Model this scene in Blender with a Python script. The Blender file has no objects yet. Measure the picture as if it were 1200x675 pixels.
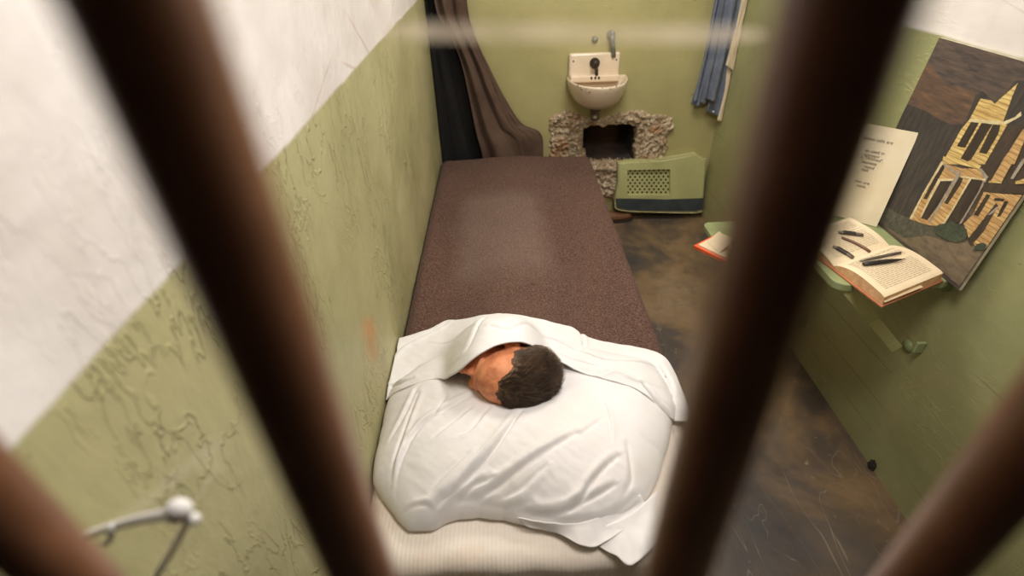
import bpy, bmesh, math, random
import numpy as np
from mathutils import Vector, Matrix, noise as mnoise

random.seed(7)
rng = np.random.default_rng(7)
SC = bpy.context.scene
COL = SC.collection

# ------------------------------------------------------------------ camera
H = 1.53
FPX, PITCH, YAW, ROLL = 617.2, 0.6197, 0.0031, 0.0356
XL, XR, YB, ZC = -0.3605, 1.170, 2.876, 2.14      # left wall, right wall, back wall, ceiling
ZP = 1.2288                                        # top of the green paint


def cam_axes():
    cy, sy = math.cos(YAW), math.sin(YAW)
    fw = np.array([sy * math.cos(PITCH), cy * math.cos(PITCH), -math.sin(PITCH)])
    rt = np.array([cy, -sy, 0.0])
    dn = np.cross(fw, rt)
    ex = math.cos(ROLL) * rt + math.sin(ROLL) * dn
    ey = -math.sin(ROLL) * rt + math.cos(ROLL) * dn
    return ex, ey, fw


EX, EY, EZ = cam_axes()
EYE = np.array([0.0, 0.0, H])


def ray(x, y):
    return EX * (x - 600) + EY * (y - 337.5) + EZ * FPX


def on_z(x, y, h):
    q = ray(x, y)
    return EYE + q * ((h - H) / q[2])


def on_y(x, y, d):
    q = ray(x, y)
    return EYE + q * (d / q[1])


def on_x(x, y, d):
    q = ray(x, y)
    return EYE + q * (d / q[0])


def on_plane(x, y, p0, n):
    q = ray(x, y)
    return EYE + q * (np.dot(np.asarray(p0) - EYE, n) / np.dot(q, n))


def on_surf(x, y, fz, z0=0.5):
    z = z0
    for _ in range(12):
        p = on_z(x, y, z)
        z = 0.5 * z + 0.5 * float(fz(np.array([p[0]]), np.array([p[1]]))[0])
    return on_z(x, y, z)


cam = bpy.data.cameras.new('camera')
co = bpy.data.objects.new('camera', cam)
COL.objects.link(co)
M = Matrix(((EX[0], -EY[0], -EZ[0], 0), (EX[1], -EY[1], -EZ[1], 0), (EX[2], -EY[2], -EZ[2], H), (0, 0, 0, 1)))
co.matrix_world = M
cam.sensor_width = 36
cam.lens = FPX * 36 / 1200
cam.clip_start = 0.005
cam.dof.use_dof = True
cam.dof.focus_distance = 1.55
cam.dof.aperture_fstop = cam.lens / 8.0
SC.camera = co

# ------------------------------------------------------------------ materials


def lin(c):
    return tuple(((v / 255) / 12.92 if v / 255 <= 0.04045 else ((v / 255 + 0.055) / 1.055) ** 2.4) for v in c) + (1,)


class N:
    """small node-graph helper"""

    def __init__(self, name):
        self.m = bpy.data.materials.new(name)
        self.m.use_nodes = True
        self.t = self.m.node_tree
        self.t.nodes.clear()
        self.out = self.t.nodes.new('ShaderNodeOutputMaterial')
        self.p = self.t.nodes.new('ShaderNodeBsdfPrincipled')
        self.t.links.new(self.p.outputs[0], self.out.inputs[0])
        self._c = None

    def n(self, typ, **kw):
        x = self.t.nodes.new(typ)
        for k, v in kw.items():
            setattr(x, k, v)
        return x

    def link(self, a, b):
        self.t.links.new(a, b)

    def setv(self, sock, v):
        if hasattr(v, 'is_linked'):
            self.link(v, sock)
        else:
            sock.default_value = v

    def coord(self, scale=(1, 1, 1), rot=(0, 0, 0)):
        tc = self.n('ShaderNodeTexCoord')
        mp = self.n('ShaderNodeMapping')
        mp.inputs['Scale'].default_value = scale
        mp.inputs['Rotation'].default_value = rot
        self.link(tc.outputs['Object'], mp.inputs[0])
        return mp.outputs[0]

    def noise(self, scale, detail=4, rough=0.55, dist=0.0, vec=None):
        x = self.n('ShaderNodeTexNoise')
        x.inputs['Scale'].default_value = scale
        x.inputs['Detail'].default_value = detail
        x.inputs['Roughness'].default_value = rough
        x.inputs['Distortion'].default_value = dist
        self.link(vec if vec is not None else self.coord(), x.inputs['Vector'])
        return x.outputs['Fac']

    def voro(self, scale, feature='F1', vec=None, out='Distance'):
        x = self.n('ShaderNodeTexVoronoi', feature=feature)
        x.inputs['Scale'].default_value = scale
        self.link(vec if vec is not None else self.coord(), x.inputs['Vector'])
        return x.outputs[out]

    def ramp(self, fac, stops):
        x = self.n('ShaderNodeValToRGB')
        e = x.color_ramp.elements
        while len(e) < len(stops):
            e.new(0.5)
        for i, (p, c) in enumerate(stops):
            e[i].position = p
            e[i].color = c if len(c) == 4 else lin(c)
        self.link(fac, x.inputs[0])
        return x.outputs[0]

    def band(self, fac, a, b):
        """0 below a, 1 above b"""
        x = self.n('ShaderNodeMapRange')
        x.inputs[1].default_value = a
        x.inputs[2].default_value = b
        self.link(fac, x.inputs[0])
        return x.outputs[0]

    def math(self, op, a, b=0.0, c=None):
        x = self.n('ShaderNodeMath', operation=op)
        self.setv(x.inputs[0], a)
        self.setv(x.inputs[1], b)
        if c is not None:
            self.setv(x.inputs[2], c)
        return x.outputs[0]

    def mix(self, fac, a, b, mode='MIX'):
        x = self.n('ShaderNodeMix', data_type='RGBA', blend_type=mode)
        self.setv(x.inputs[0], fac)
        self.setv(x.inputs[6], a)
        self.setv(x.inputs[7], b)
        return x.outputs[2]

    def bump(self, h, strength=0.5, dist=0.01, prev=None):
        x = self.n('ShaderNodeBump')
        x.inputs['Strength'].default_value = strength
        x.inputs['Distance'].default_value = dist
        self.link(h, x.inputs['Height'])
        if prev is not None:
            self.link(prev, x.inputs['Normal'])
        return x.outputs[0]

    def ridge(self, fac, c=0.5, w=0.03):
        """thin line where fac crosses c -> 1"""
        d = self.math('ABSOLUTE', self.math('SUBTRACT', fac, c))
        return self.math('SUBTRACT', 1.0, self.band(d, 0.0, w))

    def finish(self, color=None, rough=0.6, metal=0.0, normal=None, spec=0.5, **kw):
        if color is not None:
            self.setv(self.p.inputs['Base Color'], color)
        self.setv(self.p.inputs['Roughness'], rough)
        self.p.inputs['Metallic'].default_value = metal
        self.p.inputs['Specular IOR Level'].default_value = spec
        if normal is not None:
            self.link(normal, self.p.inputs['Normal'])
        for k, v in kw.items():
            self.p.inputs[k.replace('_', ' ')].default_value = v
        return self.m


def simple(name, c1, c2=None, scale=20, rough=0.6, metal=0.0, bump=0.0, bscale=80, bdist=0.002, spec=0.5, amount=1.0, **kw):
    g = N(name)
    if c2 is None:
        c2 = tuple(v * 0.85 for v in c1)
    f = g.noise(scale, 5)
    col = g.ramp(f, [(0.32, c2), (0.66, c1)])
    nm = g.bump(g.noise(bscale, 4), bump, bdist) if bump else None
    return g.finish(col, rough, metal, nm, spec, **kw)


GREEN1, GREEN2, GREEN3 = (168, 162, 120), (152, 149, 106), (180, 174, 132)


def wall_paint(name, up, stretch, green=(GREEN1, GREEN2, GREEN3), grooves=False, relief=1.0):
    """cream paint above, green below, on lumpy repainted plaster"""
    g = N(name)
    tc = g.n('ShaderNodeTexCoord')
    sx = g.n('ShaderNodeSeparateXYZ')
    g.link(tc.outputs['Object'], sx.inputs[0])
    z = sx.outputs[2]
    wob = g.math('MULTIPLY', g.math('SUBTRACT', g.noise(7, 3), 0.5), 0.012)
    top = g.band(g.math('ADD', z, wob), ZP - 0.004, ZP + 0.004)
    v1 = g.coord(stretch)
    n1 = g.noise(2.2, 5, 0.6, 0.3)
    gcol = g.ramp(n1, [(0.3, green[1]), (0.5, green[0]), (0.72, green[2])])
    # rubbed warmer paint low on the wall
    low = g.math('MULTIPLY', g.math('SUBTRACT', 1.0, g.band(z, 0.1, 0.75)), g.band(g.noise(3.5, 4), 0.4, 0.62))
    gcol = g.mix(g.math('MULTIPLY', low, 0.45), gcol, lin((158, 140, 92)))
    streak = g.math('MAXIMUM', g.ridge(g.noise(11, 5, 0.6, 0.5, v1), 0.5, 0.010), g.ridge(g.noise(19, 4, 0.6, 0.4, v1), 0.46, 0.014))
    mask = g.band(g.noise(4, 3), 0.40, 0.62)
    st = g.math('MULTIPLY', streak, mask)
    gcol = g.mix(g.math('MULTIPLY', st, 0.35), gcol, lin((196, 186, 128)))
    wcol = g.ramp(g.noise(5, 5), [(0.3, up[1]), (0.65, up[0])])
    crack = g.math('SUBTRACT', 1.0, g.band(g.voro(3.1, 'DISTANCE_TO_EDGE', g.coord((1, 0.5, 1.6))), 0.0, 0.012))
    crack = g.math('MULTIPLY', crack, g.band(g.noise(2.1, 3), 0.5, 0.58))
    wcol = g.mix(g.math('MULTIPLY', crack, 0.4), wcol, lin((170, 130, 96)))
    col = g.mix(top, gcol, wcol)
    chip = g.band(g.noise(42, 3, 0.5), 0.735, 0.76)
    col = g.mix(g.math('MULTIPLY', chip, 0.7), col, lin((96, 92, 70)))
    h1 = g.bump(g.noise(3.2, 4, 0.5, 0.2), 0.42 * relief, 0.05)
    st = g.math('MULTIPLY', st, g.math('SUBTRACT', 1.0, g.math('MULTIPLY', top, 0.75)))
    h2 = g.bump(st, 0.9 * relief, 0.004, h1)
    h3 = g.bump(g.noise(26, 5, 0.62, 0.2, v1), 0.38 * relief, 0.010, h2)
    h3 = g.bump(g.noise(150, 3), 0.12, 0.002, h3)
    h4 = g.bump(crack, -0.5, 0.008, h3)
    nm = h4
    if grooves:
        y = sx.outputs[1]
        gz = g.math('ADD', z, g.math('MULTIPLY', y, 0.02))
        tot = None
        for c in (0.13, 0.235, 0.355, 0.56):
            ln = g.ridge(gz, c, 0.0035)
            tot = ln if tot is None else g.math('MAXIMUM', tot, ln)
        tot = g.math('MULTIPLY', tot, g.band(g.noise(2.6, 3), 0.42, 0.52))
        nm = g.bump(tot, -0.8, 0.006, nm)
        col2 = g.mix(g.math('MULTIPLY', tot, 0.55), col, lin((84, 86, 56)))
        col = col2
    return g.finish(col, g.ramp(n1, [(0.3, (0.42,) * 3 + (1,)), (0.7, (0.6,) * 3 + (1,))]), 0, nm, 0.45)


MAT = {}
MAT['wall_left'] = wall_paint('left_wall_paint', ((226, 220, 217), (208, 200, 195)), (1, 0.8, 0.3), relief=.9)
MAT['wall_right'] = wall_paint('right_wall_paint', ((232, 226, 220), (214, 206, 198)), (1, 0.3, 1),
                               ((158, 158, 112), (144, 147, 100), (168, 167, 120)), True, 0.35)
MAT['wall_back'] = wall_paint('back_wall_paint', ((226, 220, 208), (212, 204, 190)), (0.4, 1, 1),
                              ((170, 162, 112), (160, 153, 104), (178, 169, 118)), False, 0.3)
MAT['ceiling'] = simple('ceiling_paint', (228, 222, 210), (214, 206, 192), 6, 0.8, bump=0.3, bscale=12, bdist=0.01)

# floor: worn dark paint over brown concrete
g = N('worn_floor')
n1 = g.noise(1.6, 5, 0.6, 0.6)
base = g.ramp(n1, [(0.34, (64, 61, 61)), (0.46, (86, 74, 64)), (0.56, (126, 102, 74)), (0.72, (142, 120, 94))])
base = g.mix(g.math('MULTIPLY', g.band(g.noise(12, 6, 0.7), 0.48, 0.75), 0.7), base, lin((84, 72, 62)))
sp = g.math('SUBTRACT', 1.0, g.band(g.voro(17), 0.02, 0.12))
sp = g.math('MULTIPLY', sp, g.band(g.noise(9, 2), 0.52, 0.6))
base = g.mix(g.math('MULTIPLY', sp, 0.65), base, lin((176, 160, 138)))
scr = g.math('MULTIPLY', g.ridge(g.noise(3.2, 2, 0.5, 0.8, g.coord((2.6, 0.7, 1), (0, 0, 0.8))), 0.5, 0.004), 0.5)
base = g.mix(scr, base, lin((150, 138, 120)))
nm = g.bump(g.noise(22, 5), 0.3, 0.006)
nm = g.bump(g.noise(3, 4), 0.3, 0.02, nm)
MAT['floor'] = g.finish(base, g.ramp(g.noise(8, 4), [(0.3, (0.3,) * 3 + (1,)), (0.7, (0.6,) * 3 + (1,))]), 0, nm, 0.45)

# broken concrete
g = N('broken_concrete')
n1 = g.noise(26, 6, 0.65, 0.4)
base = g.ramp(n1, [(0.28, (126, 106, 84)), (0.42, (180, 158, 130)), (0.58, (206, 188, 160)), (0.75, (226, 216, 200))])
base = g.mix(g.band(g.noise(11, 3), 0.52, 0.66), base, lin((176, 136, 102)))
peb = g.voro(75)
base = g.mix(g.math('MULTIPLY', g.band(peb, 0.42, 0.7), 0.55), base, lin((120, 98, 76)))
nm = g.bump(peb, -0.35, 0.006)
nm = g.bump(g.noise(60, 6, 0.7), 0.8, 0.01, nm)
MAT['concrete'] = g.finish(base, 0.95, 0, nm, 0.15)
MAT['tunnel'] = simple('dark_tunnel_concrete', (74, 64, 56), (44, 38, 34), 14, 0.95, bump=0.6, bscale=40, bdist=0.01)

# white bed linen
def linen(name, c1, c2, rib=False, soil=None):
    g = N(name)
    col = g.ramp(g.noise(5, 4), [(0.3, c2), (0.65, c1)])
    if soil:
        col = g.mix(g.math('MULTIPLY', g.band(g.noise(6, 3, 0.5, 0.4), 0.56, 0.72), 0.35), col, lin(soil))
    w = g.n('ShaderNodeTexWave', wave_type='BANDS', bands_direction='X')
    w.inputs['Scale'].default_value = 34 if rib else 260
    w.inputs['Distortion'].default_value = 0.6 if rib else 0.3
    w.inputs['Detail'].default_value = 2
    g.link(g.coord(), w.inputs['Vector'])
    nm = g.bump(w.outputs['Fac'], 0.22 if rib else 0.08, 0.002 if rib else 0.0008)
    nm = g.bump(g.noise(28 if rib else 55, 4), 0.25, 0.006 if rib else 0.003, nm)
    if rib:
        col = g.mix(g.math('MULTIPLY', g.band(w.outputs['Fac'], 0.6, 0.9), 0.10), col, lin((206, 176, 146)))
    return g.finish(col, 0.85, 0, nm, 0.2)


MAT['pillow'] = linen('white_pillowcase', (232, 228, 227), (223, 218, 216), soil=(226, 216, 204))
MAT['sheet'] = linen('white_sheet', (232, 229, 228), (224, 220, 218))
MAT['mattress'] = linen('mattress_ticking', (234, 224, 213), (224, 211, 197), True, soil=(200, 170, 140))

# wool blanket
g = N('brown_wool_blanket')
base = g.ramp(g.noise(2.6, 4), [(0.3, (74, 53, 45)), (0.7, (87, 64, 54))])
spk = g.noise(190, 3, 0.75)
base = g.mix(g.band(spk, 0.44, 0.72), base, lin((132, 106, 94)))
base = g.mix(g.math('MULTIPLY', g.band(g.noise(210, 2, 0.7), 0.5, 0.75), 0.8), base, lin((60, 42, 38)))
# pale pane reflection, painted into the wool colour towards the feet end
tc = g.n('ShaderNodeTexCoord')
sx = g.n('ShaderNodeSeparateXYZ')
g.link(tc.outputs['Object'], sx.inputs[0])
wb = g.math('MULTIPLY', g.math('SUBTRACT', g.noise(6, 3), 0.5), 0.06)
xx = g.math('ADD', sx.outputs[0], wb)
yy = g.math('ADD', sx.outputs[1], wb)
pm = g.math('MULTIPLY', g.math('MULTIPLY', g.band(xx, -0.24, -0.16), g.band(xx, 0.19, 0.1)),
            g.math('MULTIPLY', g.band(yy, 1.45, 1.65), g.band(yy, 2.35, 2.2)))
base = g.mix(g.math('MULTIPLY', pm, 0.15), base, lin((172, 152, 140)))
nm = g.bump(spk, 0.6, 0.003)
nm = g.bump(g.noise(9, 4), 0.25, 0.015, nm)
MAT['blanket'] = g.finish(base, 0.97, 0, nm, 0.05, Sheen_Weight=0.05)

# painted steel of the bars
g = N('brown_bar_paint')
base = g.ramp(g.noise(30, 4), [(0.3, (108, 72, 50)), (0.7, (138, 94, 68))])
MAT['bar'] = g.finish(base, 0.34, 0, g.bump(g.noise(40, 4), 0.25, 0.002), 0.55)

MAT['porcelain'] = simple('porcelain', (226, 208, 184), (214, 194, 168), 7, 0.22, spec=0.6)
MAT['porcelain_wear'] = simple('porcelain_chip', (70, 56, 44), (44, 36, 28), 60, 0.7)
MAT['old_metal'] = simple('tarnished_metal', (112, 104, 88), (66, 60, 50), 40, 0.42, 0.75, bump=0.2)
MAT['dark_metal'] = simple('dark_bronze_metal', (70, 62, 50), (40, 34, 28), 40, 0.4, 0.6, bump=0.2)
MAT['pipe'] = simple('pale_pipe', (128, 136, 122), (96, 104, 92), 40, 0.4, 0.35)
MAT['frame_metal'] = simple('cot_frame_metal', (70, 60, 50), (46, 40, 34), 30, 0.5, 0.5)
MAT['shelf_green'] = simple('green_shelf_enamel', (152, 160, 112), (132, 142, 98), 12, 0.45, bump=0.25, bscale=30, bdist=0.003)
MAT['strut_paint'] = simple('strut_paint', (196, 190, 136), (176, 172, 120), 12, 0.45, bump=0.2, bscale=30, bdist=0.003)
MAT['shelf_wear'] = simple('bare_rivet_steel', (178, 150, 120), (128, 108, 86), 60, 0.5, 0.3)
MAT['vent_green'] = simple('vent_cover_green', (186, 184, 128), (170, 168, 114), 9, 0.6, bump=0.4, bscale=24, bdist=0.006)
MAT['vent_band'] = simple('slate_base_band', (64, 70, 70), (44, 52, 58), 16, 0.6, bump=0.4, bscale=30, bdist=0.004)
MAT['vent_edge'] = simple('chipped_cream_edge', (206, 196, 150), (168, 160, 110), 40, 0.8, bump=0.5, bscale=60, bdist=0.004)
MAT['vent_dark'] = simple('vent_inner_dark', (26, 24, 20), (14, 12, 10), 20, 0.9)

def cloth(name, c1, c2, scale=7, rough=0.85, weave=300, sheen=0.1):
    g = N(name)
    col = g.ramp(g.noise(scale, 4, 0.6), [(0.3, c2), (0.7, c1)])
    nm = g.bump(g.noise(weave, 2), 0.25, 0.001)
    nm = g.bump(g.noise(24, 4), 0.25, 0.006, nm)
    return g.finish(col, rough, 0, nm, 0.2, Sheen_Weight=sheen)


MAT['curtain'] = cloth('brown_canvas', (98, 78, 64), (74, 56, 46), rough=0.6)
MAT['black_cloth'] = cloth('black_cloth', (30, 28, 28), (20, 19, 20))
MAT['denim'] = cloth('faded_blue_chambray', (122, 128, 142), (96, 102, 118), 14)
MAT['button'] = simple('pearl_button', (216, 218, 222), rough=0.3)
MAT['towel'] = cloth('cream_towel', (226, 208, 178), (208, 188, 158), 12)
MAT['wood'] = simple('peg_wood', (120, 116, 80), (98, 96, 66), 12, 0.6)
MAT['paper'] = simple('aged_paper', (232, 214, 182), (218, 196, 160), 6, 0.85, spec=0.2)
MAT['page_edge'] = simple('page_edges', (222, 182, 138), (196, 150, 106), 60, 0.9, spec=0.1)
MAT['book_cover'] = simple('worn_tan_cover', (186, 122, 84), (156, 96, 64), 20, 0.7)
MAT['ink'] = simple('printing_ink', (52, 46, 40), rough=0.9)
MAT['pale_ink'] = simple('faded_print', (150, 134, 112), (180, 162, 134), 90, 0.9)
MAT['tool_dark'] = simple('dark_tool_handle', (58, 54, 52), (36, 34, 34), 60, 0.45, 0.3)
MAT['tool_grey'] = simple('grey_tool_steel', (128, 118, 108), (96, 88, 80), 40, 0.4, 0.5)
MAT['tool_brown'] = simple('brown_tool', (132, 94, 72), (104, 72, 56), 40, 0.5)
MAT['orange'] = simple('orange_cover', (238, 104, 58), (222, 86, 44), 12, 0.5)
MAT['leather'] = simple('brown_leather', (122, 82, 52), (94, 60, 38), 20, 0.45, bump=0.2)
MAT['sole'] = simple('dark_sole', (52, 44, 38), rough=0.7)
MAT['white_cord'] = simple('white_cord', (250, 248, 246), (242, 238, 234), 40, 0.6)
MAT['flake'] = simple('dark_flake', (40, 36, 32), (24, 22, 20), 60, 0.8)

# parchment placard with tan mottled rim
g = N('parchment_placard')
tc = g.n('ShaderNodeTexCoord')
sx = g.n('ShaderNodeSeparateXYZ')
g.link(tc.outputs['Object'], sx.inputs[0])
col = g.ramp(g.noise(9, 4), [(0.3, (236, 216, 178)), (0.68, (246, 234, 206))])
MAT['placard'] = g.finish(col, 0.75, 0, None, 0.2)

# painting pigments (brushy)
def paint(name, c1, c2, vec, scale=60, c3=None, boards=False):
    g = N(name)
    stops = [(0.32, c2), (0.62, c1)]
    if c3:
        stops.append((0.78, c3))
    col = g.ramp(g.noise(scale, 5, 0.65, 0.3, g.coord(vec)), stops)
    if boards:      # drawn board lines
        w = g.n('ShaderNodeTexWave', wave_type='BANDS', bands_direction='Z')
        w.inputs['Scale'].default_value = 30
        w.inputs['Distortion'].default_value = 2.5
        w.inputs['Detail'].default_value = 2
        g.link(g.coord(), w.inputs['Vector'])
        col = g.mix(g.math('MULTIPLY', g.band(w.outputs['Fac'], 0.78, 0.95), 0.55), col, lin((120, 92, 60)))
    return g.finish(col, 0.6, 0, g.bump(g.noise(scale, 4, 0.6, 0, g.coord(vec)), 0.2, 0.001), 0.3)


PNT = {
    'sky': paint('painted_night_sky', (98, 84, 74), (64, 58, 56), (1, 0.14, 1.0), 110, (130, 98, 72)),
    'glow': paint('painted_brown_glow', (110, 86, 68), (76, 64, 56), (1, 0.14, 1), 110, (140, 104, 72)),
    'trees': paint('painted_dark_trees', (74, 67, 60), (52, 51, 50), (1, 1, 0.18), 90, (98, 78, 64)),
    'ground': paint('painted_ground', (130, 114, 92), (98, 88, 74), (1, 0.35, 1), 80, (148, 128, 102)),
    'grass': paint('painted_dark_grass', (96, 92, 78), (66, 68, 62), (1, 1, 1), 70, (118, 108, 88)),
    'shade': paint('painted_house_shade', (78, 66, 54), (58, 50, 44), (1, 1, 0.4), 40),
    'yellow': paint('painted_yellow_boards', (224, 198, 128), (180, 144, 84), (1, 0.14, 1.4), 110, (240, 222, 166), True),
    'ochre': paint('painted_ochre_boards', (212, 176, 118), (166, 124, 78), (1, 0.14, 1.4), 110, (230, 204, 152), True),
    'cream': paint('painted_cream_trim', (222, 208, 166), (190, 168, 122), (1, 1, 1), 60),
    'grey': paint('painted_grey_trim', (170, 158, 140), (130, 120, 108), (1, 1, 1), 60),
    'window': paint('painted_dark_panes', (70, 60, 48), (50, 44, 38), (1, 1, 0.3), 50),
    'bush': paint('painted_bush', (76, 84, 66), (52, 60, 50), (1, 1, 1), 90, (108, 114, 90)),
}
MAT['board_edge'] = simple('board_edge', (216, 204, 180), (180, 166, 140), 30, 0.8)

# skin and hair
g = N('painted_skin')
col = g.ramp(g.noise(16, 5, 0.6), [(0.28, (196, 116, 76)), (0.5, (224, 146, 102)), (0.75, (236, 166, 122))])
col = g.mix(g.math('MULTIPLY', g.band(g.noise(26, 5, 0.65), 0.48, 0.68), 0.7), col, lin((166, 92, 62)))
MAT['skin'] = g.finish(col, 0.5, 0, g.bump(g.noise(60, 5), 0.3, 0.003), 0.35)
g = N('dark_hair')
col = g.ramp(g.noise(30, 4, 0.6, 0.5), [(0.3, (60, 45, 34)), (0.5, (104, 80, 58)), (0.7, (138, 108, 78))])
MAT['hair'] = g.finish(col, 0.55, 0, g.bump(g.noise(130, 4, 0.7, 0, g.coord((1, 0.3, 1))), 0.6, 0.004), 0.3)
g = N('hair_strands')
col = g.ramp(g.noise(20, 3, 0.6), [(0.3, (50, 40, 34)), (0.6, (92, 72, 56)), (0.72, (128, 110, 94))])
MAT['strands'] = g.finish(col, 0.5, 0, None, 0.35)

# clear pane: transparent with a Fresnel reflection
g = N('clear_pane')
tr = g.n('ShaderNodeBsdfTransparent')
tr.inputs[0].default_value = (0.985, 0.985, 0.975, 1)
gl = g.n('ShaderNodeBsdfGlossy')
gl.inputs['Roughness'].default_value = 0.02
fr = g.n('ShaderNodeFresnel')
ge = g.n('ShaderNodeNewGeometry')
g.link(g.math('ADD', 1.3, g.math('MULTIPLY', ge.outputs['Backfacing'], 1 / 1.3 - 1.3)), fr.inputs['IOR'])
mx = g.n('ShaderNodeMixShader')
g.link(fr.outputs[0], mx.inputs[0])
g.link(tr.outputs[0], mx.inputs[1])
g.link(gl.outputs[0], mx.inputs[2])
g.link(mx.outputs[0], g.out.inputs[0])
MAT['glass'] = g.m


def film(name, col, alpha):
    g = N(name)
    tr = g.n('ShaderNodeBsdfTransparent')
    df = g.n('ShaderNodeBsdfDiffuse')
    df.inputs[0].default_value = lin(col)
    tl = g.n('ShaderNodeBsdfTranslucent')
    tl.inputs[0].default_value = lin(col)
    m1 = g.n('ShaderNodeMixShader')
    m1.inputs[0].default_value = 0.6
    g.link(df.outputs[0], m1.inputs[1])
    g.link(tl.outputs[0], m1.inputs[2])
    m2 = g.n('ShaderNodeMixShader')
    f = g.math('MULTIPLY', g.noise(40, 3), 2 * alpha)
    g.link(f, m2.inputs[0])
    g.link(tr.outputs[0], m2.inputs[1])
    g.link(m1.outputs[0], m2.inputs[2])
    g.link(m2.outputs[0], g.out.inputs[0])
    return g.m


MAT['pale_film'] = film('translucent_strip', (236, 222, 200), 0.36)
MAT['pane_reflection'] = film('orange_reflection', (226, 140, 80), 0.45)

# ------------------------------------------------------------------ object helpers


def mesh_obj(name, verts, faces, mats, parent=None, smooth=False, midx=None):
    me = bpy.data.meshes.new(name)
    me.from_pydata([tuple(map(float, v)) for v in verts], [], [tuple(map(int, f)) for f in faces])
    if not isinstance(mats, (list, tuple)):
        mats = [mats]
    for m in mats:
        me.materials.append(m)
    if midx is not None:
        me.polygons.foreach_set('material_index', np.asarray(midx, dtype=np.int32))
    if smooth:
        me.polygons.foreach_set('use_smooth', np.ones(len(me.polygons), dtype=bool))
    me.update()
    o = bpy.data.objects.new(name, me)
    COL.objects.link(o)
    if parent is not None:
        attach(o, parent)
    return o


def root_world(p):
    m = Matrix.Translation(p.location)
    return m if p.parent is None else root_world(p.parent) @ m


def attach(o, parent):
    o.parent = parent
    if parent.parent is None:
        o.matrix_parent_inverse = Matrix.Translation(-Vector(parent.location))


def empty(name, loc, label, cat, group=None):
    o = bpy.data.objects.new(name, None)
    o.empty_display_size = 0.05
    o.location = tuple(map(float, loc))
    COL.objects.link(o)
    return tag(o, label, cat, group)


def tag(o, label=None, cat=None, group=None, kind=None):
    if label:
        o['label'] = label
    if cat:
        o['category'] = cat
    if group:
        o['group'] = group
    if kind:
        o['kind'] = kind
    return o


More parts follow.
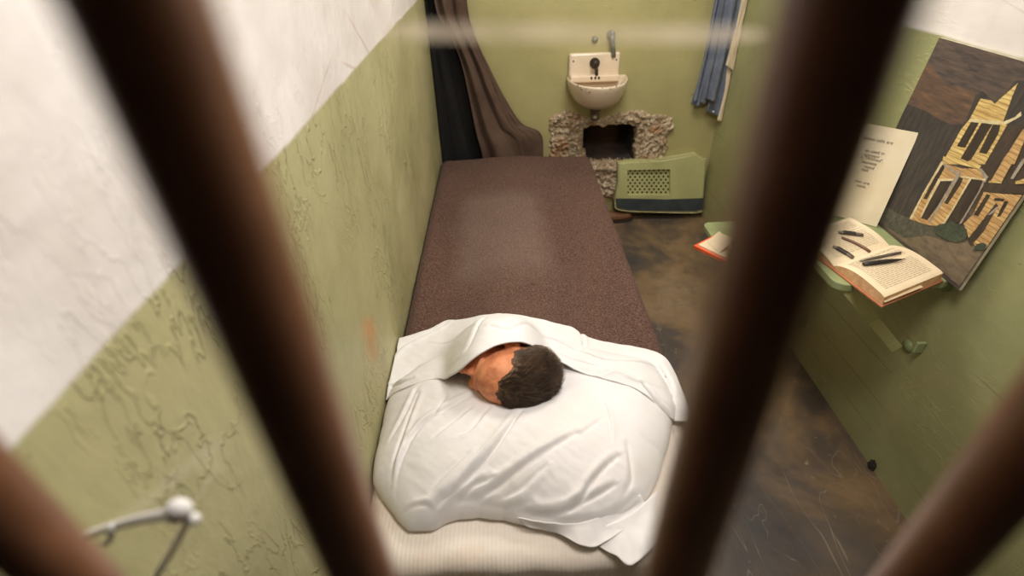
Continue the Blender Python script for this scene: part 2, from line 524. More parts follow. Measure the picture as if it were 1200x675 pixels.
class MB:
    """collects shapes into one mesh"""

    def __init__(self):
        self.v, self.f, self.m, self.s = [], [], [], []

    def add(self, v, f, m=0, smooth=False):
        b = len(self.v)
        self.v += [tuple(map(float, p)) for p in v]
        self.f += [tuple(b + int(i) for i in q) for q in f]
        self.m += [m] * len(f)
        self.s += [smooth] * len(f)
        return self

    def bm(self, bm, m=0, smooth=False):
        bm.verts.index_update()
        self.add([p.co[:] for p in bm.verts], [[p.index for p in q.verts] for q in bm.faces], m, smooth)
        bm.free()
        return self

    def box(self, lo, hi, bevel=0.0, m=0, rot=None, seg=2):
        bm = bmesh.new()
        bmesh.ops.create_cube(bm, size=1)
        lo, hi = Vector(lo), Vector(hi)
        s = hi - lo
        for p in bm.verts:
            p.co = Vector((p.co.x * s.x, p.co.y * s.y, p.co.z * s.z))
        if bevel:
            bmesh.ops.bevel(bm, geom=list(bm.edges), offset=bevel, segments=seg, profile=0.5, affect='EDGES')
        c = (lo + hi) / 2
        for p in bm.verts:
            q = p.co
            if rot is not None:
                q = rot @ q
            p.co = q + c
        return self.bm(bm, m, False)

    def tube(self, path, rad, n=12, m=0, caps=True, flat=1.0, smooth=True):
        path = [Vector(p) for p in path]
        rads = rad if isinstance(rad, (list, tuple, np.ndarray)) else [rad] * len(path)
        V, F = [], []
        up = None
        for i, p in enumerate(path):
            a = path[max(i - 1, 0)]
            b = path[min(i + 1, len(path) - 1)]
            t = (b - a).normalized()
            if up is None:
                up = Vector((0, 0, 1)) if abs(t.z) < 0.9 else Vector((0, 1, 0))
            x = t.cross(up).normalized()
            y = x.cross(t).normalized()
            up = y
            for k in range(n):
                an = 2 * math.pi * k / n
                V.append(p + x * math.cos(an) * rads[i] + y * math.sin(an) * rads[i] * flat)
        for i in range(len(path) - 1):
            for k in range(n):
                F.append((i * n + k, i * n + (k + 1) % n, (i + 1) * n + (k + 1) % n, (i + 1) * n + k))
        if caps:
            F.append(tuple(range(n))[::-1])
            F.append(tuple((len(path) - 1) * n + k for k in range(n)))
        return self.add(V, F, m, smooth)

    def lathe(self, prof, centre, axis=(0, 0, 1), n=32, m=0):
        ax = Vector(axis).normalized()
        x = ax.orthogonal().normalized()
        y = ax.cross(x)
        V, F = [], []
        c = Vector(centre)
        for r, h in prof:
            for k in range(n):
                a = 2 * math.pi * k / n
                V.append(c + ax * h + (x * math.cos(a) + y * math.sin(a)) * r)
        for i in range(len(prof) - 1):
            for k in range(n):
                F.append((i * n + k, i * n + (k + 1) % n, (i + 1) * n + (k + 1) % n, (i + 1) * n + k))
        F.append(tuple(range(n))[::-1])
        F.append(tuple((len(prof) - 1) * n + k for k in range(n)))
        return self.add(V, F, m, True)

    def prism(self, poly, off, m=0):
        """poly: 3D points of one face, off: extrusion vector"""
        n = len(poly)
        a = [Vector(p) for p in poly]
        b = [p + Vector(off) for p in a]
        F = [tuple(range(n)), tuple(range(2 * n - 1, n - 1, -1))]
        F += [(i, n + i, n + (i + 1) % n, (i + 1) % n) for i in range(n)]
        return self.add(a + b, F, m)

    def sphere(self, c, r, m=0, seg=20):
        bm = bmesh.new()
        bmesh.ops.create_uvsphere(bm, u_segments=seg, v_segments=seg // 2, radius=1)
        r = r if isinstance(r, (tuple, list)) else (r, r, r)
        for p in bm.verts:
            p.co = Vector((p.co.x * r[0] + c[0], p.co.y * r[1] + c[1], p.co.z * r[2] + c[2]))
        return self.bm(bm, m, True)

    def build(self, name, mats, parent=None):
        o = mesh_obj(name, self.v, self.f, mats, parent, False, self.m)
        o.data.polygons.foreach_set('use_smooth', np.array(self.s, dtype=bool))
        bm = bmesh.new()
        bm.from_mesh(o.data)
        bmesh.ops.recalc_face_normals(bm, faces=bm.faces)
        bm.to_mesh(o.data)
        bm.free()
        return o


def grid_faces(nu, nv, wrap=False):
    F = []
    for j in range(nv - 1):
        for i in range(nu - (0 if wrap else 1)):
            i2 = (i + 1) % nu
            F.append((j * nu + i, j * nu + i2, (j + 1) * nu + i2, (j + 1) * nu + i))
    return F


def solid(o, t, offset=-1.0):
    md = o.modifiers.new('thickness', 'SOLIDIFY')
    md.thickness = t
    md.offset = offset
    return o


def smooth_pts(pts, n):
    """Catmull-Rom resample of a polyline to n points"""
    P = np.asarray(pts, float)
    P = np.vstack([2 * P[0] - P[1], P, 2 * P[-1] - P[-2]])
    seg = len(P) - 3
    out = []
    for t in np.linspace(0, seg - 1e-9, n):
        i = int(t)
        u = t - i
        a, b, c, d = P[i:i + 4]
        out.append(0.5 * ((2 * b) + (c - a) * u + (2 * a - 5 * b + 4 * c - d) * u * u + (3 * b - a - 3 * c + d) * u ** 3))
    return np.array(out)


def vnoise(X, Y, scale, seed=0.0, oct=3):
    sh = np.shape(X)
    x, y = np.ravel(X) * scale, np.ravel(Y) * scale
    return np.array([mnoise.fractal(Vector((a, b, seed)), 1.0, 2.0, oct) for a, b in zip(x, y)]).reshape(sh)


def smax(a, b, k=0.02):
    h = np.clip(0.5 + 0.5 * (a - b) / k, 0, 1)
    return b * (1 - h) + a * h + k * h * (1 - h)


# ------------------------------------------------------------------ room shell
def plain(name, quad, mat, n=None):
    o = mesh_obj(name, quad, [tuple(range(len(quad)))], mat)
    return tag(o, kind='structure')


def slab(name, lo, hi, mat):
    return tag(MB().box(lo, hi).build(name, mat), kind='structure')


slab('floor', (XL - 0.12, -1.6, -0.1), (XR + 0.12, YB + 0.12, 0), MAT['floor'])
slab('ceiling', (XL - 0.12, -1.6, ZC), (XR + 0.12, YB + 0.12, ZC + 0.1), MAT['ceiling'])
slab('wall_left', (XL - 0.12, 0.13, 0), (XL, YB + 0.12, ZC), MAT['wall_left'])
slab('wall_right', (XR, 0.13, 0), (XR + 0.12, YB + 0.12, ZC), MAT['wall_right'])

# back wall with the opening dug through it
hx0, hz0 = on_y(684, 190, YB)[[0, 2]]
hx1, hz1 = on_y(746, 147, YB)[[0, 2]]
hz0 -= 0.014
hx0 -= .012
hx1 += .012
hz1 += .014
wb_ = MB()
wb_.box((XL, YB, 0), (hx0, YB + 0.30, ZC))
wb_.box((hx1, YB, 0), (XR, YB + 0.30, ZC))
wb_.box((hx0, YB, hz1), (hx1, YB + 0.30, ZC))
wb_.box((hx0, YB, 0), (hx1, YB + 0.30, hz0))
wall_back = tag(wb_.build('wall_back', MAT['wall_back']), kind='structure')
# dark tunnel lining behind the opening
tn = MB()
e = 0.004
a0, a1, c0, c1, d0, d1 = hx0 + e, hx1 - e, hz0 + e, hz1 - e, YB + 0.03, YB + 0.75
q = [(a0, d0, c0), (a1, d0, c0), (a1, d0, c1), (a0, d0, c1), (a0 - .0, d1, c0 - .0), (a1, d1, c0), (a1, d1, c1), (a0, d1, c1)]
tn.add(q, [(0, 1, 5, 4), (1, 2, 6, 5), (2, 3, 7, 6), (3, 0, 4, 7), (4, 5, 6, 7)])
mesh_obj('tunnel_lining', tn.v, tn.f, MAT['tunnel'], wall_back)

# ring of broken concrete round the opening
def inside(poly, X, Y):
    poly = np.asarray(poly)
    c = np.zeros(X.shape, bool)
    j = len(poly) - 1
    for i in range(len(poly)):
        xi, yi = poly[i]
        xj, yj = poly[j]
        cond = ((yi > Y) != (yj > Y)) & (X < (xj - xi) * (Y - yi) / (yj - yi + 1e-12) + xi)
        c ^= cond
        j = i
    return c


def dist_poly(poly, X, Y, closed=True):
    poly = np.asarray(poly, float)
    d = np.full(X.shape, 9.0)
    n = len(poly)
    for i in range(n if closed else n - 1):
        a, b = poly[i], poly[(i + 1) % n]
        ab = b - a
        t = np.clip(((X - a[0]) * ab[0] + (Y - a[1]) * ab[1]) / (ab @ ab + 1e-12), 0, 1)
        d = np.minimum(d, np.hypot(X - a[0] - t * ab[0], Y - a[1] - t * ab[1]))
    return d


out_px = [(643, 140), (648, 133), (660, 129), (676, 130), (690, 137), (702, 138), (720, 133), (738, 129), (752, 128), (762, 134),
          (776, 134), (788, 138), (789, 148), (782, 160), (784, 172), (779, 186), (778, 205), (770, 228), (742, 236), (718, 234), (699, 230), (690, 210), (672, 206), (643, 200)]
outl = np.array([on_y(x, y, YB)[[0, 2]] for x, y in out_px])
hole_px = [(682, 152), (690, 148), (698, 147), (706, 149), (714, 146), (722, 147), (731, 145), (740, 147), (746, 149), (746, 160), (744, 172), (745, 190), (738, 190.5),
           (720, 190), (704, 191), (687, 189), (687, 180), (683, 176), (683, 165)]
hole = np.array([on_y(x, y, YB)[[0, 2]] for x, y in hole_px])
st = 0.0035
gx = np.arange(outl[:, 0].min() - .02, outl[:, 0].max() + .02, st)
gz = np.arange(outl[:, 1].min() - .02, outl[:, 1].max() + .02, st)
GX, GZ = np.meshgrid(gx, gz)
jit = vnoise(GX, GZ, 34, 3.1, 3)
do = np.where(inside(outl, GX, GZ), 1, -1) * dist_poly(outl, GX, GZ) + 0.012 * jit
dh = np.where(inside(hole, GX, GZ), -1, 1) * dist_poly(hole, GX, GZ) + 0.007 * jit
rough = vnoise(GX, GZ, 42, 9.0, 5)
lump = vnoise(GX, GZ, 9, 4.0, 3)
prot = 0.014 + 0.016 * rough + 0.014 * lump
prot = np.maximum(prot, 0.003)
edge = np.clip(do / 0.018, 0, 1)
prot = prot * edge ** 0.6 - 0.006 * (1 - edge)
eh = np.clip(dh / 0.03, 0, 1)
prot = prot * (0.25 + 0.75 * eh)
prot = np.where(dh < 0.002, prot - 0.05 * np.clip((0.002 - dh) / 0.006, 0, 1.5), prot)
keep = (do > -0.004) & (dh > -0.006)
idx = np.arange(GX.size).reshape(GX.shape)
k4 = keep[:-1, :-1] & keep[1:, :-1] & keep[:-1, 1:] & keep[1:, 1:]
jj, ii = np.nonzero(k4)
F = np.stack([idx[jj, ii], idx[jj, ii + 1], idx[jj + 1, ii + 1], idx[jj + 1, ii]], 1)
used, inv = np.unique(F, return_inverse=True)
V = np.stack([GX.ravel(), YB - prot.ravel(), GZ.ravel()], 1)[used]
o = mesh_obj('exposed_concrete', V, inv.reshape(F.shape), MAT['concrete'], wall_back, True)
# flat ledge stone at the foot of the opening
lg = MB().box((hx0 + .02, YB - .03, hz0 - .028), (hx0 + .17, YB + .02, hz0 - .012), .004)
lg.build('ledge_stone', MAT['concrete'], wall_back)

# ------------------------------------------------------------------ cell bars
for ctr, lab in ((-1.66, 'dark brown steel cell bar cut off at the lower left corner of the view'),
                 (-0.598, 'dark brown steel cell bar crossing in front of the left wall'),
                 (0.592, 'dark brown steel cell bar standing in front of the book shelf'),
                 (1.575, 'dark brown steel cell bar cut off at the lower right corner of the view')):
    yb = 0.105
    b = MB().tube([(ctr * yb, yb, z) for z in np.linspace(0, ZC, 12)], 0.0122, 28)
    tag(b.build('cell_bar', MAT['bar']), lab, 'bar', 'vertical cell bars')

# ------------------------------------------------------------------ clear pane behind the bars
YG = 0.22
pane = empty('glass_pane', (0.4, YG, 0), 'clear glazing pane behind the cell bars with a level translucent strip', 'glass pane')
pb = MB().box((XL + .001, YG, 0.0), (XR - .001, YG + .006, ZC))
pb.build('clear_sheet', MAT['glass'], pane)
a = on_y(446, 36, YG - .001)
b = on_y(896, 41, YG - .001)
tp = MB()  # pale translucent strip set level on the pane
pts = [a + (b - a) * t for t in np.linspace(0, 1, 40)]
V = []
for i, p in enumerate(pts):
    hw = 0.0034 * min(1, (0.35 + i / 7.0), (0.35 + (39 - i) / 7.0))
    V += [(p[0], YG - .0012, p[2] - hw), (p[0], YG - .0012, p[2] + hw), (p[0], YG - .0002, p[2] - hw), (p[0], YG - .0002, p[2] + hw)]
F = []
for i in range(39):
    k = 4 * i
    F += [(k, k + 4, k + 5, k + 1)]
tp.add(V, F)
t_ = tp.build('pale_strip', MAT['pale_film'], pane)
t_['label'] = 'pale translucent strip'
s0 = on_y(430, 372, YG - .001)  # orange reflection in the pane, painted as a coloured film
s1 = on_y(438, 425, YG - .001)
V = []
F = []
for i, t in enumerate(np.linspace(0, 1, 9)):
    p = s0 + (s1 - s0) * t
    hw = 0.0034 * (math.sin(math.pi * (0.12 + 0.8 * t)) ** 0.7) * (1.15 - 0.6 * t)
    V += [(p[0] - hw, YG - .0008, p[2]), (p[0] + hw, YG - .0008, p[2])]
    if i:
        F.append((2 * i - 2, 2 * i - 1, 2 * i + 1, 2 * i))
sm = mesh_obj('pane_reflection', V, F, MAT['pane_reflection'], pane)
sm['label'] = 'painted orange reflection'

# white cord fixed to the left wall in front of the pane
cw = on_x(88, 632, XL)
cy_ = 0.20
kn = on_y(208, 600, cy_)
cd = MB()
mid = on_y(150, 612, (cw[1] + cy_) / 2)
path = smooth_pts([cw - np.array([0.002, 0, 0]), mid, on_y(188, 604, cy_ + .004), kn], 14)
cd.tube(path, [0.0038] * 8 + [0.0040, 0.0042, 0.0044, 0.0056, 0.0070, 0.0075], 10)
kp = on_y(210, 597, cy_)
cd.sphere(kp, (0.0085, 0.007, 0.0078), seg=16)
cd.sphere(on_y(226, 608, cy_), (0.0052, 0.0042, 0.0040), seg=14)
cord = cd.build('white_cord', MAT['white_cord'])
tag(cord, 'white knotted cord fixed to the left wall by the bars with a loose tail hanging', 'cord')
tl_ = MB()
tl_.tube(smooth_pts([on_y(222, 606, cy_), on_y(205, 640, cy_), on_y(180, 682, cy_), on_y(168, 720, cy_ + .005)], 12), 0.0022, 8)
tl_.build('cord_tail', MAT['white_cord'], cord)
tl2 = MB()
tl2.tube([on_y(132, 616, cy_ + .02), on_y(130, 630, cy_ + .02), on_y(124, 638, cy_ + .02)], [0.0024, 0.0026, 0.0022], 8)
tl2.build('loose_end', MAT['white_cord'], cord)

# ------------------------------------------------------------------ bed
BX0, BX1 = XL + 0.008, 0.448
BY0, BY1 = 0.562, 2.765
MZ = 0.42
# cot frame
fr_ = empty('bed_frame', (0.05, 1.6, 0), 'low dark metal cot frame under the mattress', 'bed frame')
for x in (BX0 + .03, BX1 - .05):
    MB().box((x, BY0 + .02, .20), (x + .03, BY1 - .02, .245), .003).build('side_rail', MAT['frame_metal'], fr_)
for y in (BY0 + .02, BY1 - .05):
    MB().box((BX0 + .03, y, .20), (BX1 - .02, y + .03, .245), .003).build('end_rail', MAT['frame_metal'], fr_)
for y in np.linspace(BY0 + .25, BY1 - .25, 8):
    MB().box((BX0 + .06, y, .225), (BX1 - .05, y + .05, .24), .002).build('slat', MAT['frame_metal'], fr_)
for x in (BX0 + .03, BX1 - .05):
    for y in (BY0 + .02, BY1 - .05):
        MB().box((x, y, 0), (x + .03, y + .03, .2), .003).build('leg', MAT['frame_metal'], fr_)

# mattress: soft-edged slab
bm = bmesh.new()
bmesh.ops.create_cube(bm, size=1)
for p in bm.verts:
    p.co = Vector(((BX0 + BX1) / 2 + p.co.x * (BX1 - BX0), (BY0 + BY1) / 2 + p.co.y * (BY1 - BY0), (MZ + .245) / 2 + p.co.z * (MZ - .245)))
bmesh.ops.bevel(bm, geom=[e for e in bm.edges if abs(e.verts[0].co.z - e.verts[1].co.z) > .1], offset=.10, segments=8, profile=.5, affect='EDGES')
bmesh.ops.bevel(bm, geom=[e for e in bm.edges if abs(e.verts[0].co.z - e.verts[1].co.z) < .01], offset=.04, segments=6, profile=.5, affect='EDGES')
bmesh.ops.subdivide_edges(bm, edges=[e for e in bm.edges if e.calc_length() > .12], cuts=24, use_grid_fill=True)
for p in bm.verts:
    w_ = mnoise.fractal(p.co * 9, 1, 2, 3)
    p.co.z += .006 * w_
    p.co.y += .006 * mnoise.noise(p.co * 14)
mt = MB().bm(bm, 0, True).build('mattress', MAT['mattress'])
tag(mt, 'thin white ribbed mattress on the cot showing below the pillow', 'mattress')


def hump(X, Y):
    A = np.interp(Y, [0.9, 1.15, 1.35, 1.7, 2.2, 2.7], [.12, .105, .075, .045, .03, .012])
    return A * np.exp(-(np.abs(X - .03) / .19) ** 2.4)


def blanket_z(X, Y):
    return 0.434 + hump(X, Y)


def blanket_full(X, Y):
    return blanket_z(X, Y)


def drape(S, xr, r):
    """unrolled coordinate S -> (x, drop) with a rounded fall past xr"""
    x = np.where(S < xr, S, xr + r * np.sin(np.clip((S - xr) / r, 0, math.pi / 2)))
    ex = np.clip(S - xr - r * math.pi / 2, 0, None)
    dz = np.where(S < xr, 0, r * (1 - np.cos(np.clip((S - xr) / r, 0, math.pi / 2)))) + ex
    return x, dz


nu, nv = 150, 260
S = np.linspace(XL + .006, 0.455 + .24, nu)
T = np.linspace(1.05, 2.80 + .12, nv)
SS, TT = np.meshgrid(S, T)
bx, bdz = drape(SS, 0.43, .03)
by, bdy = drape(TT, BY1 - .02, .03)
Z = blanket_z(bx, by) - bdz - bdy
Z += .004 * vnoise(SS, TT, 5, 1.0, 3)
left_dip = np.clip((XL + .04 - SS) / .03, 0, 1)
Z -= .02 * left_dip ** 2
corner = np.clip(bdz, 0, .3) * np.clip(bdy, 0, .3)
Z = np.maximum(Z, .19)
bx = bx + .010 * vnoise(SS, TT, 6, 5.0, 2) * np.clip(bdz / .1, 0, 1)
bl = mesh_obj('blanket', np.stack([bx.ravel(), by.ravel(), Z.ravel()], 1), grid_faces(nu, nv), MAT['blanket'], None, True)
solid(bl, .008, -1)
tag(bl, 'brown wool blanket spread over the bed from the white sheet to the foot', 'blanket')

# ------------------------------------------------------------------ pillow
HX, HY, HZ = -0.004, 0.960, 0.577          # head centre
pil_px = [(447, 468), (438, 497), (432, 518), (430, 540), (436, 562), (447, 582), (458, 596), (468, 609), (478, 618), (494, 618), (507, 617),
          (522, 608), (536, 604), (560, 602), (590, 605), (615, 611), (640, 617), (668, 620), (700, 617), (728, 607), (752, 592), (766, 570), (778, 535), (787, 500), (790, 480)]
pout = [tuple(on_z(x, y, .447)[:2]) for x, y in pil_px] + [(.42, 1.02), (.40, 1.10), (.3, 1.14), (.1, 1.15), (-.1, 1.15), (-.27, 1.13), (-.335, 1.06)]
pout = np.array(pout)
pout[:, 0] = np.clip(pout[:, 0], XL + .008, None)
PC = np.array([.03, .86])
ang = np.arctan2(pout[:, 1] - PC[1], pout[:, 0] - PC[0])
rad = np.hypot(pout[:, 0] - PC[0], pout[:, 1] - PC[1])
od = np.argsort(ang)
ang, rad = ang[od], rad[od]


def prad(a):
    return np.interp(a, np.concatenate([ang - 2 * math.pi, ang, ang + 2 * math.pi]), np.concatenate([rad, rad, rad]))


def pillow_base(X, Y):
    X, Y = np.asarray(X, float), np.asarray(Y, float)
    r = np.hypot(X - PC[0], Y - PC[1])
    R = prad(np.arctan2(Y - PC[1], X - PC[0]))
    v = np.clip(1 - r / R, 0, 1)
    hmax = .135 + .015 * X
    h = hmax * (1 - (1 - v) ** 2.3) ** .62
    dent = .055 * np.exp(-(((X - HX - .02) / np.where(X < HX, .105, .14)) ** 2 + ((Y - HY - .03) / .12) ** 2))
    out = r > R
    return np.where(out, .40, .432 + h - dent * np.clip(v * 4, 0, 1))


FOLDS = [  # polyline in photograph pixels, depth, half-width, side of the raised lip
    ([(463, 578), (468, 546), (482, 515), (495, 497), (520, 480), (556, 462)], .010, .010, 1),
    ([(458, 575), (462, 540), (478, 492), (490, 462)], .009, .010, -1),
    ([(501, 616), (515, 590), (547, 564), (582, 523), (611, 482)], .010, .012, 1),
    ([(527, 604), (553, 572), (575, 562)], .009, .010, 1),
    ([(536, 603), (570, 580), (619, 542), (650, 522), (676, 508)], .012, .012, 1),
    ([(559, 604), (593, 597), (622, 590)], .008, .010, 1),
    ([(600, 607), (646, 604), (675, 593), (695, 564), (710, 546), (724, 535)], .012, .011, 1),
    ([(669, 598), (698, 581), (720, 568)], .008, .010, 1),
    ([(606, 612), (640, 620), (675, 615), (716, 606), (750, 578)], .010, .009, 1),
    ([(523, 464), (510, 483), (498, 495), (476, 520)], .007, .009, 1),
    ([(489, 455), (474, 486), (458, 514)], .007, .010, -1),
    ([(553, 476), (531, 493), (508, 512)], .006, .009, 1),
    ([(574, 477), (553, 500), (536, 509)], .006, .009, 1),
    ([(704, 464), (714, 493), (716, 516)], .004, .008, 1),
    ([(680, 510), (704, 491)], .003, .009, 1),
    ([(548, 530), (520, 556), (505, 575)], .006, .012, 1),
    ([(640, 545), (610, 572), (580, 588)], .007, .011, 1),
    ([(735, 520), (740, 560), (728, 588)], .006, .012, -1),
    ([(470, 605), (480, 596), (496, 592), (508, 600)], .007, .007, 1),
]


def fold_field(folds, fz, X, Y):
    dz = np.zeros_like(X)
    for pl, dep, wid, side in folds:
        P = np.array([on_surf(x, y, fz)[:2] for x, y in pl])
        P = smooth_pts(P, 24)
        L = np.concatenate([[0], np.cumsum(np.hypot(*np.diff(P, axis=0).T))])
        best = np.full(X.shape, 9.0)
        sd = np.zeros_like(X)
        tt = np.zeros_like(X)
        for i in range(len(P) - 1):
            a, b = P[i], P[i + 1]
            ab = b - a
            t = np.clip(((X - a[0]) * ab[0] + (Y - a[1]) * ab[1]) / (ab @ ab + 1e-12), 0, 1)
            ddx, ddy = X - a[0] - t * ab[0], Y - a[1] - t * ab[1]
            d = np.hypot(ddx, ddy)
            c = d < best
            best = np.where(c, d, best)
            sd = np.where(c, np.sign(ab[0] * ddy - ab[1] * ddx), sd)
            tt = np.where(c, (L[i] + t * (L[i + 1] - L[i])) / L[-1], tt)
        taper = np.clip(np.sin(np.pi * np.clip(tt * .86 + .07, 0, 1)), 0, 1) ** .7
        s = best * sd * side
        dz += taper * dep * (-1.0 * np.exp(-(best / (wid * .42)) ** 2) + .7 * np.exp(-((s - 1.0 * wid) / (wid * .8)) ** 2) * (best < 4 * wid))
    return dz


na, nr = 420, 110
A = np.linspace(-math.pi, math.pi, na, endpoint=False)
vv = np.linspace(0, 1, nr) ** 1.5
vv[0] = 0
AA, VV = np.meshgrid(A, vv)
RR = prad(AA) * (1 - VV * .985)
X = PC[0] + RR * np.cos(AA)
Y = PC[1] + RR * np.sin(AA)
hm = .135 + .015 * X
Zp = pillow_base(X, Y)
Zp = np.where(VV <= 0, .432, Zp)
amp = np.clip(VV * 6, 0, 1)
Zp += amp * (fold_field(FOLDS, pillow_base, X, Y) + .003 * vnoise(X + Y * .4, Y - X * .4, 7, 2.0, 3) + .0012 * vnoise(X * 1.0 + Y * 1.3, (Y - X) * .5, 30, 6.0, 2))
V = np.stack([X.ravel(), Y.ravel(), Zp.ravel()], 1)
F = grid_faces(na, nr, True)
# underside
V2 = []
for sc_, zz in ((.985, .426), (.7, .424), (.02, .424)):
    for a_ in A:
        r_ = prad(a_) * sc_
        V2.append((PC[0] + r_ * math.cos(a_), PC[1] + r_ * math.sin(a_), zz))
base = len(V)
V = np.vstack([V, np.array(V2)])
for k in range(3):
    up0 = 0 if k == 0 else base + (k - 1) * na
    lo0 = base + k * na
    for i in range(na):
        F.append((up0 + (i + 1) % na, up0 + i, lo0 + i, lo0 + (i + 1) % na))
F.append(tuple((nr - 1) * na + i for i in range(na)))
pillow = mesh_obj('pillow', V, F, MAT['pillow'], None, True)
tag(pillow, 'rumpled white pillow under the dummy head', 'pillow')


def flap(name, px_top, px_bot, z0, z1, wave, parent, n=60, m=18):
    """loose end of the pillowcase lying on the mattress"""
    a = smooth_pts([on_z(x, y, z1) for x, y in px_top], n)
    b = smooth_pts([on_z(x, y, z0) for x, y in px_bot], n)
    V = []
    for j in range(m):
        t = j / (m - 1)
        for i in range(n):
            p = a[i] * (1 - t) + b[i] * t
            z = z1 * (1 - t) ** 1.6 + z0 * (1 - (1 - t) ** 1.6)
            z += wave * math.sin(i * .25 + t * 2.2) * t * (1 - .3 * t) + .006 * mnoise.noise(Vector((p[0] * 16, p[1] * 16, 1))) * min(1, 3 * t) + .002 * mnoise.noise(Vector((p[0] * 60, p[1] * 30, 1)))
            V.append((p[0], p[1], z))
    o = mesh_obj(name, V, grid_faces(n, m), MAT['pillow'], parent, True)
    return solid(o, .003, 0)


flap('pillowcase_flap', [(606, 606), (640, 612), (680, 612), (715, 600), (750, 580)], [(618, 618), (650, 623), (682, 640), (712, 634), (764, 596)], .440, .462, .004, pillow)
flap('pillowcase_flap', [(690, 622), (712, 615), (742, 600), (770, 575)], [(701, 640), (722, 652), (740, 662), (768, 640)], .4295, .449, .002, pillow)

# ------------------------------------------------------------------ dummy of a sleeper: head, neck, shoulders (one surface) + hair
fv = Vector((-.88, -.33, .30)).normalized()
uv = Vector((-.04, -.955, .30))
uv = (uv - fv * uv.dot(fv)).normalized()
sv = uv.cross(fv).normalized()
if sv.z < 0:
    sv = -sv
HS = 1.10
HM = Matrix(((fv.x, uv.x, sv.x), (fv.y, uv.y, sv.y), (fv.z, uv.z, sv.z))) @ Matrix.Diagonal((1.12, .84, 1.08))
HC = Vector((HX, HY, HZ))


def loc2w(p):
    return HM @ Vector(p) + HC


def ell(bm, c, r, rot=None):
    b = bmesh.new()
    bmesh.ops.create_icosphere(b, subdivisions=4, radius=1)
    R = Matrix.Rotation(rot[0], 3, rot[1]) if rot else None
    vs = {}
    for p in b.verts:
        q = Vector((p.co.x * r[0], p.co.y * r[1], p.co.z * r[2]))
        if R:
            q = R @ q
        vs[p] = bm.verts.new(loc2w((q.x + c[0], q.y + c[1], q.z + c[2])))
    for f in b.faces:
        bm.faces.new([vs[p] for p in f.verts])
    b.free()


bm = bmesh.new()
ell(bm, (-.014, .022, 0), (.092, .082, .074))            # cranium
ell(bm, (.012, .012, 0), (.078, .078, .068))             # forehead
ell(bm, (.030, -.035, 0), (.060, .075, .058))            # face
ell(bm, (.040, -.082, 0), (.046, .036, .044))            # jaw
ell(bm, (.068, -.098, 0), (.017, .017, .020))            # chin
ell(bm, (.080, -.010, .0), (.013, .010, .046))           # brow ridge
ell(bm, (.092, -.036, 0), (.014, .026, .011))            # nose bridge
ell(bm, (.103, -.052, 0), (.016, .013, .015))            # nose tip
for s in (-1, 1):
    ell(bm, (.092, -.056, s * .012), (.010, .008, .008))  # nostril wing
    ell(bm, (.066, -.046, s * .040), (.022, .020, .018))  # cheek
    ell(bm, (.070, -.022, s * .032), (.012, .011, .014))  # closed eye
    ell(bm, (.014, -.022, s * .073), (.019, .031, .007), (.25, 'Z'))   # ear
    ell(bm, (.006, -.022, s * .078), (.011, .027, .007), (.25, 'Z'))   # ear rim
    ell(bm, (.020, -.048, s * .072), (.010, .010, .006))  # lobe
ell(bm, (.084, -.076, 0), (.011, .006, .021))            # lips
ell(bm, (.082, -.085, 0), (.011, .006, .018))
for i in range(7):                                        # neck
    t = i / 6
    ell(bm, (-.018 - .012 * t, -.085 - .09 * t, 0), (.056 + .006 * t, .03, .055))
# shoulders and chest lie flat on the mattress under the covers
def well(c, r):
    b = bmesh.new()
    bmesh.ops.create_icosphere(b, subdivisions=4, radius=1)
    vs = {p: bm.verts.new((p.co.x * r[0] + c[0], p.co.y * r[1] + c[1], p.co.z * r[2] + c[2])) for p in b.verts}
    for f in b.faces:
        bm.faces.new([vs[p] for p in f.verts])
    b.free()


well((.02, 1.185, .485), (.10, .09, .038))
well((.03, 1.27, .470), (.15, .10, .034))
well((.03, 1.45, .458), (.12, .22, .026))
me = bpy.data.meshes.new('dummy_src')
bm.to_mesh(me)
bm.free()
tmp = bpy.data.objects.new('dummy_src', me)
COL.objects.link(tmp)
r_ = tmp.modifiers.new('r', 'REMESH')
r_.mode = 'VOXEL'
r_.voxel_size = .0034
s_ = tmp.modifiers.new('s', 'SMOOTH')
s_.iterations = 9
s_.factor = .5
dg = bpy.context.evaluated_depsgraph_get()
me2 = bpy.data.meshes.new_from_object(tmp.evaluated_get(dg))
bpy.data.objects.remove(tmp)
# carve eye hollows and mouth line
HMi = HM.inverted()
for p in me2.vertices:
    q = HMi @ (p.co - HC)
    dd = 0
    for s in (-1, 1):
        dd += .006 * math.exp(-(((q.x - .088) / .02) ** 2 + ((q.y + .020) / .010) ** 2 + ((q.z - s * .028) / .016) ** 2))
        dd += .005 * math.exp(-(((q.x - .014) / .008) ** 2 + ((q.y + .022) / .016) ** 2 + ((q.z - s * .08) / .008) ** 2))
    dd += .004 * math.exp(-(((q.y + .0805) / .0025) ** 2 + (q.z / .02) ** 2 + ((q.x - .09) / .02) ** 2))
    if dd > 1e-5:
        p.co -= p.normal * dd
me2.name = 'dummy'
me2.materials.clear()
me2.materials.append(MAT['skin'])
me2.polygons.foreach_set('use_smooth', np.ones(len(me2.polygons), dtype=bool))
dummy = bpy.data.objects.new('dummy', me2)
COL.objects.link(dummy)
tag(dummy, 'decoy dummy in the bed, dark-haired head on the pillow turned to the left wall', 'dummy')


